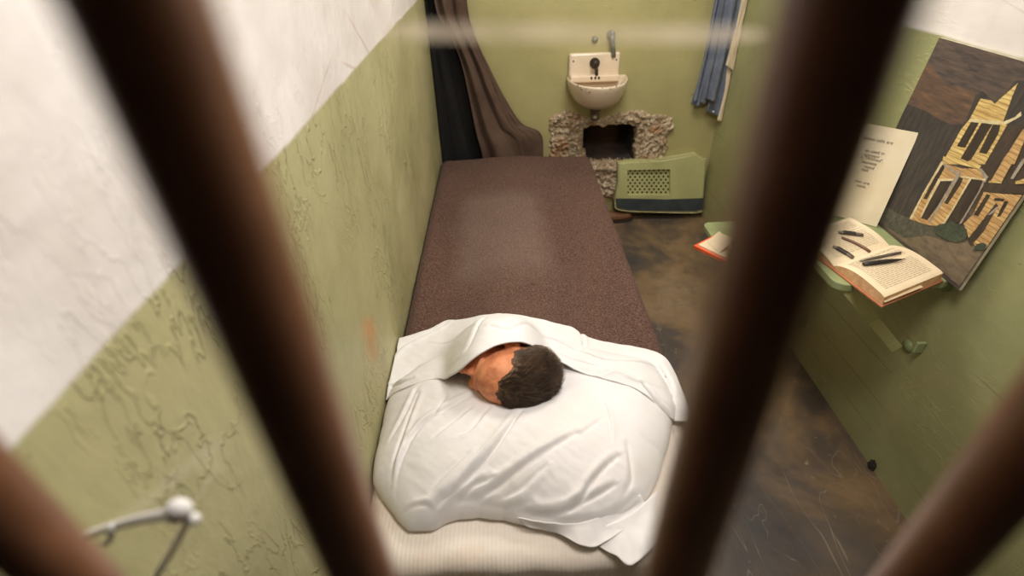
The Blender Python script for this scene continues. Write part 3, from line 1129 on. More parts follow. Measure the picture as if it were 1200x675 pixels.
def hairmask(q):
    """signed amount of hair at a local head point (positive = hair)"""
    f, u, s = q
    a = abs(s)
    line = .072 - .70 * max(0, .088 - u) - .12 * max(-.03, q[2]) if u > -.005 else .008 - (-.005 - u) * 1.2
    line -= .018 * math.exp(-((a - .045) / .014) ** 2) * (1 if u > 0 else 0)
    m = line - f
    m = min(m, u + .085 + .25 * (f + .02))
    if a > .045:
        dx, dy = (f - .018) / .034, (u + .018) / .044
        m = min(m, (math.hypot(dx, dy) - 1) * .03)
    return m + .009 * mnoise.noise(Vector((f * 45, u * 45, s * 45))) + .006 * mnoise.noise(Vector((f * 150, u * 150, s * 150)))


# hair cap: offset copy of the scalp
loc = [HMi @ (p.co - HC) for p in me2.vertices]
msk = [hairmask(q) if (q.y > -.1) else -1 for q in loc]
remap, V, F = {}, [], []
for pl in me2.polygons:
    if all(msk[i] > -.002 for i in pl.vertices):
        ids = []
        for i in pl.vertices:
            if i not in remap:
                remap[i] = len(V)
                p = me2.vertices[i]
                t = max(0, min(1, msk[i] / .02))
                off = -.0008 + .0050 * t ** .6 + .0018 * t * mnoise.fractal(Vector((loc[i].x * 50 + loc[i].y * 20, loc[i].y * 35, loc[i].z * 50)), 1, 2, 3)
                V.append(p.co + p.normal * off)
            ids.append(remap[i])
        F.append(ids)
hair = mesh_obj('hair', V, F, MAT['hair'], dummy, True)
# short strands growing out of the cap, combed back from the forehead
cand = [i for i in range(len(loc)) if msk[i] > .001]
MBs_v, MBs_f = [], []
for _ in range(10000):
    i = random.choice(cand)
    p = me2.vertices[i]
    t = min(1, msk[i] / .02)
    q = loc[i]
    comb = Vector((-.9, -.15 + random.uniform(-.3, .3), (.35 if q.z > 0 else -.35) + random.uniform(-.35, .35)))
    d0 = (HM @ comb).normalized()
    nrm = p.normal.copy()
    d0 = (d0 - nrm * d0.dot(nrm)).normalized()
    L = random.uniform(.012, .026) * (.5 + .5 * t)
    lift = random.uniform(.15, .5) + (.5 if (q.x < -.05 and random.random() < .4) else 0)
    base_p = p.co + nrm * (.006 * t)
    side = d0.cross(nrm).normalized()
    w = random.uniform(.0003, .0006)
    b0 = len(MBs_v)
    for k in range(4):
        u_ = k / 3
        c = base_p + d0 * L * u_ + nrm * (lift * L * (u_ - .55 * u_ * u_)) + side * (.15 * L * math.sin(u_ * 2 + i))
        ww = w * (1 - .85 * u_)
        MBs_v += [c + side * ww, c - side * ww * .5 + nrm * ww * .87, c - side * ww * .5 - nrm * ww * .87]
    for k in range(3):
        for j in range(3):
            MBs_f.append((b0 + 3 * k + j, b0 + 3 * k + (j + 1) % 3, b0 + 3 * k + 3 + (j + 1) % 3, b0 + 3 * k + 3 + j))
strands = mesh_obj('hair_strand', MBs_v, MBs_f, MAT['strands'], hair)
tag(strands, kind='stuff')

# ------------------------------------------------------------------ white sheet turned down over the blanket
def head_z(X, Y):
    S = np.where(Y < 1.03, 1, np.exp(-((Y - 1.03) / .21) ** 2))
    wx = np.where(X < -.02, .176, .128)
    return .43 + .250 * np.exp(-(np.abs(X + .02) / wx) ** 2.8) * S


def sheet_guess(X, Y):
    z = smax(blanket_z(X, Y) + .014, head_z(X, Y), .03)
    return smax(z, np.where(Y < 1.2, pillow_base(X, Y) + .008, .4), .02)


low_px = [(443, 474), (455, 463), (470, 455), (490, 447), (512, 441), (537, 437), (551, 425), (566, 414), (584, 405), (603, 402), (617, 404), (632, 412),
          (648, 421), (665, 429), (690, 438), (715, 444), (745, 453), (765, 468), (786, 488)]
up_px = [(449, 397), (470, 397), (498, 388), (524, 375), (548, 374), (575, 369), (600, 368), (625, 374), (650, 379), (672, 384), (681, 393), (700, 399), (725, 404), (750, 408), (772, 414), (788, 426), (796, 445)]
low = np.array([on_surf(x, y, sheet_guess, .55) for x, y in low_px])
upp = np.array([on_surf(x, y, lambda X, Y: blanket_z(X, Y) + .016, .48) for x, y in up_px])
low = low[np.argsort(low[:, 0])]
upp = upp[np.argsort(upp[:, 0])]
nu, nv = 300, 110
S = np.linspace(XL + .005, .44 + .22, nu)
Vt = np.linspace(0, 1, nv)
SS, VT = np.meshgrid(S, Vt)
xs, dzs = drape(SS, .432, .034)
ylo = np.interp(xs, low[:, 0], low[:, 1]) - .10 * np.clip(dzs, 0, .2)
yhi = np.interp(xs, upp[:, 0], upp[:, 1])
k_ = np.ones(9) / 9
def sm1(row):
    return np.convolve(np.pad(row, 4, mode='edge'), k_, mode='valid')
ylo = np.repeat(sm1(ylo[0])[None], nv, 0)
yhi = np.repeat(sm1(yhi[0])[None], nv, 0)
YY = ylo * (1 - VT) + yhi * VT
SHF = [
    ([(458, 453), (470, 449), (484, 443)], .010, .008, 1),
    ([(456, 425), (470, 408), (490, 397), (524, 379)], .006, .010, -1),
    ([(529, 433), (553, 402), (586, 371)], .005, .012, 1),
    ([(500, 402), (535, 398), (560, 388)], .003, .006, 1),
    ([(575, 385), (600, 386), (635, 395), (678, 412), (711, 423), (752, 426), (776, 430)], .007, .008, 1),
    ([(678, 386), (682, 400), (681, 412)], .008, .009, 1),
    ([(700, 438), (722, 434), (747, 444), (768, 450)], .007, .007, -1),
    ([(752, 450), (771, 472), (785, 486)], .012, .008, 1),
    ([(640, 410), (665, 420), (700, 430)], .005, .008, 1),
    ([(770, 425), (784, 450), (788, 470)], .007, .010, 1),
    ([(450, 440), (452, 415), (456, 400)], .006, .008, 1),
]
Zs = sheet_guess(xs, YY) - dzs
Zs -= .009 * np.exp(-(VT / .10) ** 2) * np.clip((np.abs(xs + .01) - .15) / .05, 0, 1)
Zs += fold_field(SHF, sheet_guess, xs, YY) * np.clip(1 - dzs * 8, 0, 1)
Zs += (.003 * vnoise(xs, YY, 9, 3.0, 3) + .0015 * vnoise(xs + YY, YY - xs * .4, 26, 8.0, 2))
Zs = np.maximum(Zs, .20)
xs = xs + .012 * vnoise(SS, YY, 9, 7.0, 2) * np.clip(dzs / .08, 0, 1)
xs = np.maximum(xs, XL + .005)
sheet = mesh_obj('sheet', np.stack([xs.ravel(), YY.ravel(), Zs.ravel()], 1), grid_faces(nu, nv), MAT['sheet'], None, True)
solid(sheet, .004, 1)
tag(sheet, 'white bed sheet turned down over the blanket and drawn up to the head', 'sheet')

# ------------------------------------------------------------------ sink
sk = empty('sink', (.49, YB, .62), 'small cream porcelain sink on the back wall above the broken hole', 'sink')
sxl, szr = on_y(666, 100, YB - .1)[[0, 2]]
sxr = on_y(737, 100, YB - .1)[0]
bxl, bzt = on_y(667, 63, YB - .02)[[0, 2]]
bxr = on_y(727, 65, YB - .02)[0]
rim = on_y(700, 103, YB - .22)[2]
scx = (sxl + sxr) / 2
sw = (sxr - sxl) / 2
# splash back
bmx = bmesh.new()
bmesh.ops.create_cube(bmx, size=1)
for p in bmx.verts:
    p.co = Vector(((bxl + bxr) / 2 + p.co.x * (bxr - bxl), YB - .0125 + p.co.y * .029, (bzt + rim - .02) / 2 + p.co.z * (bzt - rim + .02)))
bmesh.ops.bevel(bmx, geom=[e_ for e_ in bmx.edges], offset=.012, segments=4, profile=.5, affect='EDGES')
MB().bm(bmx, 0, True).build('splashback', MAT['porcelain'], sk)
# D-shaped basin: outer shell, rolled rim, hollow bowl
n = 48
def dcurve(sc, dep, back=0.0):
    pts = []
    for k in range(n):
        t = k / (n - 1)
        a = math.pi * t
        x = -math.cos(a) * sw * sc
        y = YB - back - (math.sin(a) ** .75) * dep
        pts.append((scx + x, y))
    return pts
depth = .24
rings = []
for sc, dep, back, z in ((.30, .10, .0, rim - .135), (.55, .15, .0, rim - .128), (.78, .19, .0, rim - .10), (.92, .222, 0, rim - .06), (.985, .236, 0, rim - .02),
                         (1.0, .242, 0, rim - .004), (1.0, .242, 0, rim + .003), (.985, .238, 0, rim + .006), (.955, .230, 0, rim + .004), (.93, .222, .012, rim - .004),
                         (.88, .208, .022, rim - .022), (.78, .185, .03, rim - .045), (.55, .145, .04, rim - .06), (.2, .09, .05, rim - .065)):
    rings.append([(x, min(y, YB - back), z) for x, y in dcurve(sc, dep, 0)])
V = [p for r in rings for p in r]
F = []
for j in range(len(rings) - 1):
    for i in range(n):
        i2 = (i + 1) % n
        F.append((j * n + i, j * n + i2, (j + 1) * n + i2, (j + 1) * n + i))
F.append(tuple(range(n))[::-1])
F.append(tuple((len(rings) - 1) * n + i for i in range(n)))
MB().add(V, F, 0, True).build('basin', MAT['porcelain'], sk)
# shelf step between splashback and bowl
MB().box((bxl + .004, YB - .075, rim - .012), (bxr - .004, YB - .004, rim + .022), .009, seg=3).build('basin_ledge', MAT['porcelain'], sk)
# faucet: round escutcheon, hub and spout
fx = on_y(697, 74, YB - .03)
fa = MB()
fa.lathe([(.001, 0), (.026, 0), (.026, .006), (.020, .012), (.019, .03), (.014, .036), (.001, .036)], (fx[0], YB - .026, fx[2]), (0, -1, 0), 24)
fc = fa.build('faucet', MAT['dark_metal'], sk)
MB().tube([(fx[0] + .003, YB - .045, fx[2] - .008), (fx[0] + .006, YB - .062, fx[2] - .026), (fx[0] + .007, YB - .07, fx[2] - .052)], [.009, .0085, .0075], 14).build('spout', MAT['dark_metal'], fc)
for dx in (-.02, .0, .018):
    MB().box((fx[0] + dx - .005, YB - .0772, rim + .004), (fx[0] + dx + .005, YB - .073, rim + .017), .001).build('overflow_slot', MAT['porcelain_wear'], sk)
for dx in (bxl + .022, bxr - .02):
    MB().sphere((dx, YB - .0275, bzt - .035), (.0045, .002, .0045), seg=10).build('screw', MAT['dark_metal'], sk)
for k in range(16):
    a = random.uniform(.5, 2.9)
    x = scx - math.cos(a) * sw * .996
    y = YB - math.sin(a) ** .75 * .2415
    z = rim - random.choice([.0, .002, -.004, random.uniform(.01, .04)])
    s_ = random.uniform(.0012, .003)
    MB().sphere((x, y, z), (s_ * 1.6, s_, s_), seg=8).build('enamel_chip', MAT['porcelain_wear'], sk)
tpx = on_y(698, 134, YB - .1)
tr_ = MB()
tr_.lathe([(.030, 0), (.030, -.018), (.022, -.024), (.022, -.05), (.025, -.052), (.025, -.066), (.018, -.07), (.001, -.07)], (tpx[0], YB - .085, rim - .13), (0, 0, 1), 22)
tr_.tube([(tpx[0], YB - .085, rim - .185), (tpx[0], YB - .05, rim - .192), (tpx[0] + .002, YB - .002, rim - .19)], .015, 14)
tr_.build('drain_trap', MAT['old_metal'], sk)

# push valve and blanking cap on the wall above the sink
pv = on_y(716, 52, YB - .02)
pw = MB()
zt, zb = on_y(717, 37, YB - .02)[2], on_y(720, 66, YB - .02)[2]
pw.tube([(pv[0], YB - .004, zt - .018), (pv[0], YB - .028, zt - .016), (pv[0] + .004, YB - .03, zt - .04), (pv[0] + .014, YB - .028, zb + .02), (pv[0] + .016, YB - .026, zb)], [.014, .017, .013, .012, .012], 16)
pw.lathe([(.001, 0), (.022, 0), (.022, .007), (.012, .012), (.001, .012)], (pv[0], YB, zt - .018), (0, -1, 0), 20)
pw.sphere((pv[0], YB - .03, zt - .006), (.014, .014, .016), seg=14)
tag(pw.build('water_pipe', MAT['pipe']), 'short grey green water pipe with elbow on the wall above the sink', 'pipe')
cpx = on_y(697, 46, YB)
cp = MB().lathe([(.001, 0), (.017, 0), (.016, .006), (.009, .010), (.008, .016), (.001, .018)], (cpx[0], YB, cpx[2]), (0, -1, 0), 20)
tag(cp.build('wall_button', MAT['pipe']), 'small round metal button on the wall left of the water pipe', 'button')

# ------------------------------------------------------------------ vent cover standing on the floor
vroot = empty('vent_cover', (.9, YB - .1, 0), 'loose green vent cover with punched grille and slate base band leaning below the hole', 'vent cover')
vb = np.array([.0, YB - .075, 0.0])
vt = on_y(800, 186, YB - .02)
dirz = np.array([0, .10, 1.0])
dirz /= np.linalg.norm(dirz)
nrm = np.array([0, -dirz[2], dirz[1]])
P0 = np.array([0, YB - .085, 0.006])


def vp(x, y, off=0.0):
    return on_plane(x, y, P0, nrm) + nrm * off


face = [(724, 191), (740, 189), (775, 187), (800, 183), (816, 180), (828, 188), (826, 210), (823, 247), (810, 249), (770, 248), (735, 247), (722, 244), (720, 236), (724, 214)]
front = [vp(x, y) for x, y in face]
z_low = min(p[2] for p in front)
shift = np.array([0, 0, 0.002 - z_low]) if z_low > 0.002 else np.zeros(3)
XMAX = XR - .004


def vq(x, y, off=0.0):
    p = vp(x, y, off)
    p[0] = min(p[0], XMAX)
    p[2] = max(p[2], .0015)
    return p


# body: bevelled prism with a recess for the grille
gq = [(735, 199), (785, 198), (785, 228), (735, 228)]
outer = [vq(x, y) for x, y in face]
back = [vq(x, y, -.045) for x, y in face]
ctr = sum(outer) / len(outer)
inset = [p + (ctr - p) / np.linalg.norm(ctr - p) * .010 + nrm * .008 for p in outer]
inn = [vq(x, y, .008) for x, y in gq]
rec = [vq(x, y, -.012) for x, y in gq]
bm = bmesh.new()
vo = [bm.verts.new(p) for p in outer]
vk = [bm.verts.new(p) for p in back]
vi = [bm.verts.new(p) for p in inset]
nF = len(vo)
for i in range(nF):
    j = (i + 1) % nF
    bm.faces.new((vo[i], vo[j], vk[j], vk[i]))
    bm.faces.new((vi[i], vi[j], vo[j], vo[i]))
bm.faces.new(vk)
vg = [bm.verts.new(p) for p in inn]
vr = [bm.verts.new(p) for p in rec]
edges = []
for i in range(nF):
    edges.append(bm.edges.get((vi[i], vi[(i + 1) % nF])))
for i in range(4):
    j = (i + 1) % 4
    edges.append(bm.edges.new((vg[i], vg[j])))
    bm.faces.new((vg[i], vg[j], vr[j], vr[i]))
bmesh.ops.triangle_fill(bm, edges=edges, use_beauty=True, normal=Vector(nrm))
bmesh.ops.recalc_face_normals(bm, faces=bm.faces)
MB().bm(bm).build('cover_panel', MAT['vent_green'], vroot)
# punched grille plate
GU, GVn = 18, 8
bm = bmesh.new()
r0, r1, r2, r3 = [np.array(p) for p in rec]


def gp(u, v, off=0.0):
    return (r0 * (1 - u) + r1 * u) * (1 - v) + (r3 * (1 - u) + r2 * u) * v + nrm * (off + .0005)


cache = {}


def gv(u, v):
    k = (round(u * 1e4), round(v * 1e4))
    if k not in cache:
        cache[k] = bm.verts.new(gp(u, v))
    return cache[k]


for j in range(GVn):
    for i in range(GU):
        u0, u1, v0, v1 = i / GU, (i + 1) / GU, j / GVn, (j + 1) / GVn
        um, vm = (u0 + u1) / 2, (v0 + v1) / 2
        ring = [gv(u0, v0), gv(um, v0), gv(u1, v0), gv(u1, vm), gv(u1, v1), gv(um, v1), gv(u0, v1), gv(u0, vm)]
        if (i + j) % 2:
            hr = []
            for k in range(8):
                a = math.radians(225 + 45 * k)
                hr.append(bm.verts.new(gp(um + .46 / GU * math.cos(a), vm + .36 / GVn * math.sin(a))))
            for k in range(8):
                bm.faces.new((ring[k], ring[(k + 1) % 8], hr[(k + 1) % 8], hr[k]))
        else:
            bm.faces.new(ring)
bmesh.ops.recalc_face_normals(bm, faces=bm.faces)
go = MB().bm(bm).build('grille', MAT['vent_green'], vroot)
bk = [gp(u, v, -.010) for u, v in ((0, 0), (1, 0), (1, 1), (0, 1))]
MB().prism(bk, nrm * -.002).build('grille_backing', MAT['vent_dark'], vroot)
# slate band along the foot, chipped cream rim
bp = [vq(x, y, .0095) for x, y in ((721, 232), (740, 232), (780, 233), (824, 231.5), (823, 245), (812, 247), (770, 246.5), (736, 245.5), (722.5, 242.5))]
MB().prism(bp, nrm * -.006).build('base_band', MAT['vent_band'], vroot)
rimp = smooth_pts([vq(x, y, .006) for x, y in ((720.5, 237), (722, 244), (736, 247), (770, 248.3), (812, 249), (823, 247))], 60)
MB().tube(rimp, [.0028 + .0022 * abs(mnoise.noise(Vector((i * .4, 0, 0)))) for i in range(60)], 6).build('chipped_rim', MAT['vent_edge'], vroot)
tpp = smooth_pts([vq(x, y, .003) for x, y in ((724, 191.5), (742, 189), (765, 188), (790, 184.5), (816, 180.5), (827, 187))], 80)
MB().tube(tpp, [.0012 + .011 * max(0, mnoise.noise(Vector((i * .16, 3, 0)))) for i in range(80)], 6).build('chipped_rim', MAT['vent_edge'], vroot)

# ------------------------------------------------------------------ hanging cloths at the back
def hang(name, left, right, ydist, nf, amp, mat, label, cat, zfloor=None, phase=0.0, nu=120, nv=90, bulge=0.0, thick=.004):
    Lp, Rp = smooth_pts(left, nv), smooth_pts(right, nv)
    V = []
    for j in range(nv):
        t = j / (nv - 1)
        for i in range(nu):
            s = i / (nu - 1)
            p = Lp[j] * (1 - s) + Rp[j] * s
            fold = math.sin(2 * math.pi * nf * (s ** .9) + phase + 1.2 * math.sin(2.2 * t + s))
            fold = fold * (.6 + .4 * math.sin(5 * s + 1.5 * t)) + .5 * mnoise.noise(Vector((s * 7, t * 2.2, phase)))
            y = p[1] - amp * (.5 * fold) * min(1, 6 * s, 6 * (1 - s)) * (.55 + .45 * t) - bulge * math.sin(math.pi * s) + .004 * mnoise.noise(Vector((s * 14, t * 12, phase)))
            V.append((p[0], min(y, YB - .004), p[2]))
    o = mesh_obj(name, V, grid_faces(nu, nv), mat, None, True)
    solid(o, thick, 0)
    return tag(o, label, cat)


def yb(x, y, d):
    return on_y(x, y, YB - d)


# black cloth in the corner
lf = [(XL + .006, YB - .03, 1.62), (XL + .006, YB - .03, 1.2), (XL + .006, YB - .03, .8), (XL + .006, YB - .04, .3), (XL + .006, YB - .04, .06)]
rt_ = [(-.24, YB - .02, 1.62), (-.23, YB - .02, 1.2), (-.12, YB - .02, .8), (.07, YB - .03, .4), (.08, YB - .03, .06)]
hang('dark_curtain', lf, rt_, 0, 3, .020, MAT['black_cloth'], 'black cloth hanging in the back left corner behind the brown curtain', 'curtain', phase=1.0)
# brown drape swept to the right
lf = [(-.30, YB - .075, 1.63), yb(509, 2, .075), yb(527, 40, .075), yb(541, 75, .08), yb(551, 120, .08), yb(558, 155, .085), yb(566, 186, .09), yb(569, 225, .09)]
rt_ = [(-.15, YB - .05, 1.63), yb(547, 0, .05), yb(556, 40, .05), yb(574, 80, .05), yb(592, 115, .05), yb(611, 144, .05), yb(634, 157, .05), yb(637, 188, .05)]
hang('brown_curtain', lf, rt_, 0, 2.3, .06, MAT['curtain'], 'brown canvas curtain swept aside across the back wall behind the bed foot', 'curtain', phase=2.2, nu=160, nv=140)
# peg rail above the picture that carries the cloths
slab('trim_1', (XL + .002, YB - .018, 1.60), (XR - .002, YB, 1.66), MAT['wood'])

for x_ in (-.22, 1.03, 1.14):
    MB().tube([(x_, YB - .012, 1.615), (x_, YB - .10, 1.625)], [.009, .007], 12).build('peg', MAT['wood'], bpy.data.objects['trim_1'])

# blue shirt, folded lengthwise, with two cuffs
sh = empty('shirt', (1.04, YB - .08, .64), 'faded blue work shirt hanging by the back right corner', 'shirt')


def strip(px_l, px_r, d, nf, amp, ph, name, mat, parent, top=1.62, nu=50, nv=80):
    Lp = smooth_pts([yb(x, y, d) + np.array([.012, 0, top - yb(x, y, d)[2]]) if k == 0 else yb(x, y, d) for k, (x, y) in enumerate(px_l)], nv)
    Rp = smooth_pts([yb(x, y, d) + np.array([-.01, 0, top - yb(x, y, d)[2]]) if k == 0 else yb(x, y, d) for k, (x, y) in enumerate(px_r)], nv)
    V = []
    for j in range(nv):
        t = j / (nv - 1)
        for i in range(nu):
            s = i / (nu - 1)
            p = Lp[j] * (1 - s) + Rp[j] * s
            f = math.sin(2 * math.pi * nf * s + ph + .6 * math.sin(3 * t))
            V.append((min(p[0], XR - .006), p[1] - amp * f + .003 * mnoise.noise(Vector((s * 5, t * 9, ph))), p[2]))
    o = mesh_obj(name, V, grid_faces(nu, nv), mat, parent, True)
    return solid(o, .004, 0)


strip([(838, 0), (838, 2), (826, 60), (812, 118)], [(852, 0), (852, 2), (842, 60), (829, 122)], .055, 1.6, .012, .4, 'sleeve', MAT['denim'], sh)
strip([(846, 0), (846, 2), (837, 60), (824, 116)], [(864, 0), (864, 2), (853, 60), (838, 119)], .085, 1.3, .012, 1.7, 'shirt_body', MAT['denim'], sh)
s2 = strip([(854, 0), (854, 2), (840, 80), (828, 131)], [(871, 0), (871, 2), (857, 80), (846, 138)], .065, .8, .010, 2.6, 'sleeve', MAT['denim'], sh)
s3 = strip([(838, 0), (838, 2), (823, 80), (810, 122)], [(850, 0), (850, 2), (833, 80), (821, 125)], .045, 1.1, .009, 3.3, 'shirt_tail', MAT['denim'], sh)
bt = yb(836, 131, .085)
MB().lathe([(.001, 0), (.006, 0), (.006, .002), (.001, .003)], (bt[0], bt[1], bt[2]), (0, -1, 0), 14).build('cuff_button', MAT['button'], s2)
tw = empty('towel', (1.12, YB - .09, .6), 'cream towel hanging beside the blue shirt on the right', 'towel')
strip([(868, 0), (868, 2), (858, 50), (852, 78), (848, 110), (840, 141)], [(881, 0), (881, 2), (871, 50), (864, 80), (857, 100), (848, 143)], .075, .6, .008, 0.2, 'towel_cloth', MAT['towel'], tw)
strip([(869, 0), (869, 2), (858, 45), (850, 76)], [(879, 0), (879, 2), (871, 45), (863, 86)], .10, .5, .006, 1.2, 'towel_fold', MAT['towel'], tw)

# ------------------------------------------------------------------ shelf table
TZ = .722
tnear = on_z(1000, 334, TZ)[1]
tfree = on_z(970, 322, TZ)[0]
tb = empty('wall_table', (XR, 1.35, TZ), 'green folding metal table fixed to the right wall under the open book', 'table')


def shelf_top(x0, y0, y1, z, rc=.035, th=.022):
    pts = [(XR - .001, y0 + .06), (XR - .035, y0 + .004), (XR - .05, y0)]
    for k in range(9):
        a = math.radians(270 - 90 * k / 8)
        pts.append((x0 + rc + rc * math.cos(a), y0 + rc + rc * math.sin(a)))
    for k in range(9):
        a = math.radians(180 - 90 * k / 8)
        pts.append((x0 + rc + rc * math.cos(a), y1 - rc + rc * math.sin(a)))
    pts.append((XR - .001, y1))
    bm = bmesh.new()
    vs = [bm.verts.new((x, y, z - th)) for x, y in pts]
    f = bm.faces.new(vs)
    r = bmesh.ops.extrude_face_region(bm, geom=[f])
    for p in [q for q in r['geom'] if isinstance(q, bmesh.types.BMVert)]:
        p.co.z = z
    bmesh.ops.recalc_face_normals(bm, faces=bm.faces)
    es = [e_ for e_ in bm.edges if abs(e_.verts[0].co.z - e_.verts[1].co.z) < 1e-6]
    bmesh.ops.bevel(bm, geom=es, offset=.003, segments=2, profile=.5, affect='EDGES')
    return MB().bm(bm)


shelf_top(tfree, tnear, 1.66, TZ).build('table_top', MAT['shelf_green'], tb)


def strut(p0, p1, wid, thick, parent):
    """flat diagonal bar made of two lapped lengths, with rivet and wall foot"""
    p0, p1 = Vector(p0), Vector(p1)
    d = (p1 - p0).normalized()
    s = Vector((0, 1, 0))
    nn = d.cross(s).normalized()
    for t0, t1, o_ in ((0, .56, 0), (.50, 1, -.0045)):
        a_, b_ = p0.lerp(p1, t0), p0.lerp(p1, t1)
        y = Vector((0, o_, 0))
        poly = [a_ - nn * wid / 2 + y, a_ + nn * wid / 2 + y, b_ + nn * wid / 2 + y, b_ - nn * wid / 2 + y]
        MB().prism(poly, (0, thick, 0)).build('strut', MAT['strut_paint'], parent)


sy_ = tnear + .006
q0 = on_y(1004, 334, sy_)
q1 = on_y(1052, 408, sy_)
q0[0] -= .010
q0[2] = TZ - .026
strut((q0[0], sy_, q0[2]), (q1[0] - .004, sy_, q1[2]), .030, .004, tb)
wf = on_x(1064, 403, XR)
ft = MB().box((XR - .028, sy_ - .006, q1[2] - .018), (XR - .001, sy_ + .004, q1[2] + .020), .003)
ft.build('wall_foot', MAT['shelf_green'], tb)
MB().lathe([(.001, 0), (.020, 0), (.020, .006), (.001, .010)], (XR + .001, wf[1] - .004, wf[2] - .004), (-1, 0, 0), 18).build('wall_bolt', MAT['shelf_green'], tb)
for x in (q0[0] + .010,):
    MB().sphere((x, tnear + .0005, TZ - .011), (.009, .005, .009), seg=14).build('rivet', MAT['shelf_wear'], tb)
MB().box((XR - .03, tnear + .02, TZ - .05), (XR + .002, 1.64, TZ - .0215), .003).build('wall_angle', MAT['shelf_green'], tb)

# lower folding seat further back
st_far = on_z(819, 262, .45)
seat = empty('folding_bench', (XR, 1.75, .45), 'green folding bench seat fixed low on the right wall behind the table', 'bench')
sx0 = min(on_z(824, 262, .45)[0], .83)
sy1 = st_far[1] + .01
shelf_top(sx0, sy1 - .36, sy1, .45, .03).build('bench_top', MAT['shelf_green'], seat)
strut((sx0 + .06, sy1 - .33, .426), (XR - .012, sy1 - .33, .17), .028, .004, seat)
MB().box((XR - .03, sy1 - .35, .40), (XR + .002, sy1 - .02, .4285), .003).build('wall_angle', MAT['shelf_green'], seat)
MB().box((XR - .03, sy1 - .34, .14), (XR + .002, sy1 - .32, .2), .003).build('wall_foot', MAT['shelf_green'], seat)

# orange book on the seat
A0, A1 = on_z(813, 288, .462), on_z(846, 304, .462)
ax = A1 - A0
ax[2] = 0
Lb = .19
ax /= np.linalg.norm(ax)
ay = np.array([-ax[1], ax[0], 0])
if ay[0] < 0:
    ay = -ay
ob = empty('orange_book', (A0[0] + .08, A0[1], .45), 'thin book in an orange cover lying on the low wall seat', 'book')


def obq(u, v, z):
    return A0 * np.array([1, 1, 0]) + ax * u + ay * v + np.array([0, 0, z])


WB = .15
MB().prism([obq(0, 0, .4515), obq(Lb, 0, .4515), obq(Lb, WB, .4515), obq(0, WB, .4515)], (0, 0, .012)).build('cover', MAT['orange'], ob)
MB().prism([obq(.012, .010, .4636), obq(Lb - .01, .010, .4636), obq(Lb - .01, WB, .4636), obq(.012, WB, .4636)], (0, 0, .006)).build('pages', MAT['paper'], ob)
# loose white card propped on it
MB_ = MB()
c0 = [obq(.02, .05, .470), obq(.10, .02, .470), obq(.11, .075, .500), obq(.03, .105, .500)]
MB_.prism(c0, (0, 0, .0015))
tag(MB_.build('paper_sheet', MAT['paper']), 'small folded pale paper lying on the orange book', 'paper')

# ------------------------------------------------------------------ open book
Zb = TZ + .001
bk_ = empty('open_book', (1.0, 1.2, Zb), 'old open book with yellowed pages lying on the green wall table', 'book')
zt_ = TZ + .034
Aq, Bq, Cq, Dq = [on_z(x, y, zt_) for x, y in ((981, 303), (1048, 281), (1104, 318), (1043, 346))]
ev = ((Bq - Aq) + (Cq - Dq)) / 2           # along the spine
eu = ((Dq - Aq) + (Cq - Bq)) / 2           # away from the spine
ev = ev * 1.05
ev[2] = eu[2] = 0
O = Aq.copy()
O[2] = 0


def bp3(u, v, z):
    p = O + eu * u + ev * v
    return np.array([p[0], p[1], z])


def page_block(u_sign, thick, ulen, name, dome):
    nu, nv = 26, 14
    V = []
    for j in range(nv):
        v = j / (nv - 1)
        for i in range(nu):
            u = i / (nu - 1)
            z = Zb + .004 + thick * (1 - .75 * (1 - u) ** 5) + dome * math.sin(math.pi * min(1, u * 1.1)) * .8
            if u > .9:
                z -= .004 * ((u - .9) / .1) ** 2
            V.append(bp3(u_sign * u * ulen, v, z))
    top = len(V)
    for j in range(nv):
        v = j / (nv - 1)
        for i in range(nu):
            u = i / (nu - 1)
            V.append(bp3(u_sign * u * (ulen + .015 * (1)), v, Zb + .004))
    F = grid_faces(nu, nv)
    mi = [0] * len(F)
    F2 = [tuple(top + k for k in f)[::-1] for f in grid_faces(nu, nv)]
    F += F2
    mi += [1] * len(F2)
    def side(ids):
        for a_, b_ in zip(ids[:-1], ids[1:]):
            F.append((a_, b_, top + b_, top + a_))
            mi.append(1)
    side([i for i in range(nu)])
    side([(nv - 1) * nu + i for i in range(nu)][::-1])
    side([j * nu + nu - 1 for j in range(nv)])
    side([j * nu for j in range(nv)][::-1])
    # lines of print follow the page surface
    rs = random.Random(3 + int(u_sign))
    for k in range(22):
        u = .14 + .74 * k / 21
        z = Zb + .004 + thick * (1 - .75 * (1 - u) ** 5) + dome * math.sin(math.pi * min(1, u * 1.1)) * .8 + .0004
        v = .10
        vend = .90 - (.3 if rs.random() < .12 else 0)
        while v < vend:
            w = rs.uniform(.03, .09)
            b0 = len(V)
            for uu, vv_ in ((u - .006, v), (u + .006, v), (u + .006, min(v + w, vend)), (u - .006, min(v + w, vend))):
                V.append(bp3(u_sign * uu * ulen, vv_, z))
            F.append((b0, b0 + 1, b0 + 2, b0 + 3))
            mi.append(2)
            v += w + .012
    return mesh_obj(name, V, F, [MAT['paper'], MAT['page_edge'], MAT['pale_ink']], bk_, False, mi)


page_block(1, .024, 1.0, 'page_block', .006)
page_block(-1, .014, .98, 'page_block', .005)
cv = MB()
cv.prism([bp3(-1.03, -.03, Zb), bp3(1.045, -.03, Zb), bp3(1.045, 1.03, Zb), bp3(-1.03, 1.03, Zb)], (0, 0, .0035))
cv.build('cover', MAT['book_cover'], bk_)
# a page slipping out of the block
lp = [bp3(.55, .03, Zb + .016), bp3(1.035, .01, Zb + .012), bp3(1.05, .62, Zb + .014), bp3(.6, .6, Zb + .018)]
MB().prism(lp, (0, 0, .001)).build('loose_page', MAT['paper'], bk_)


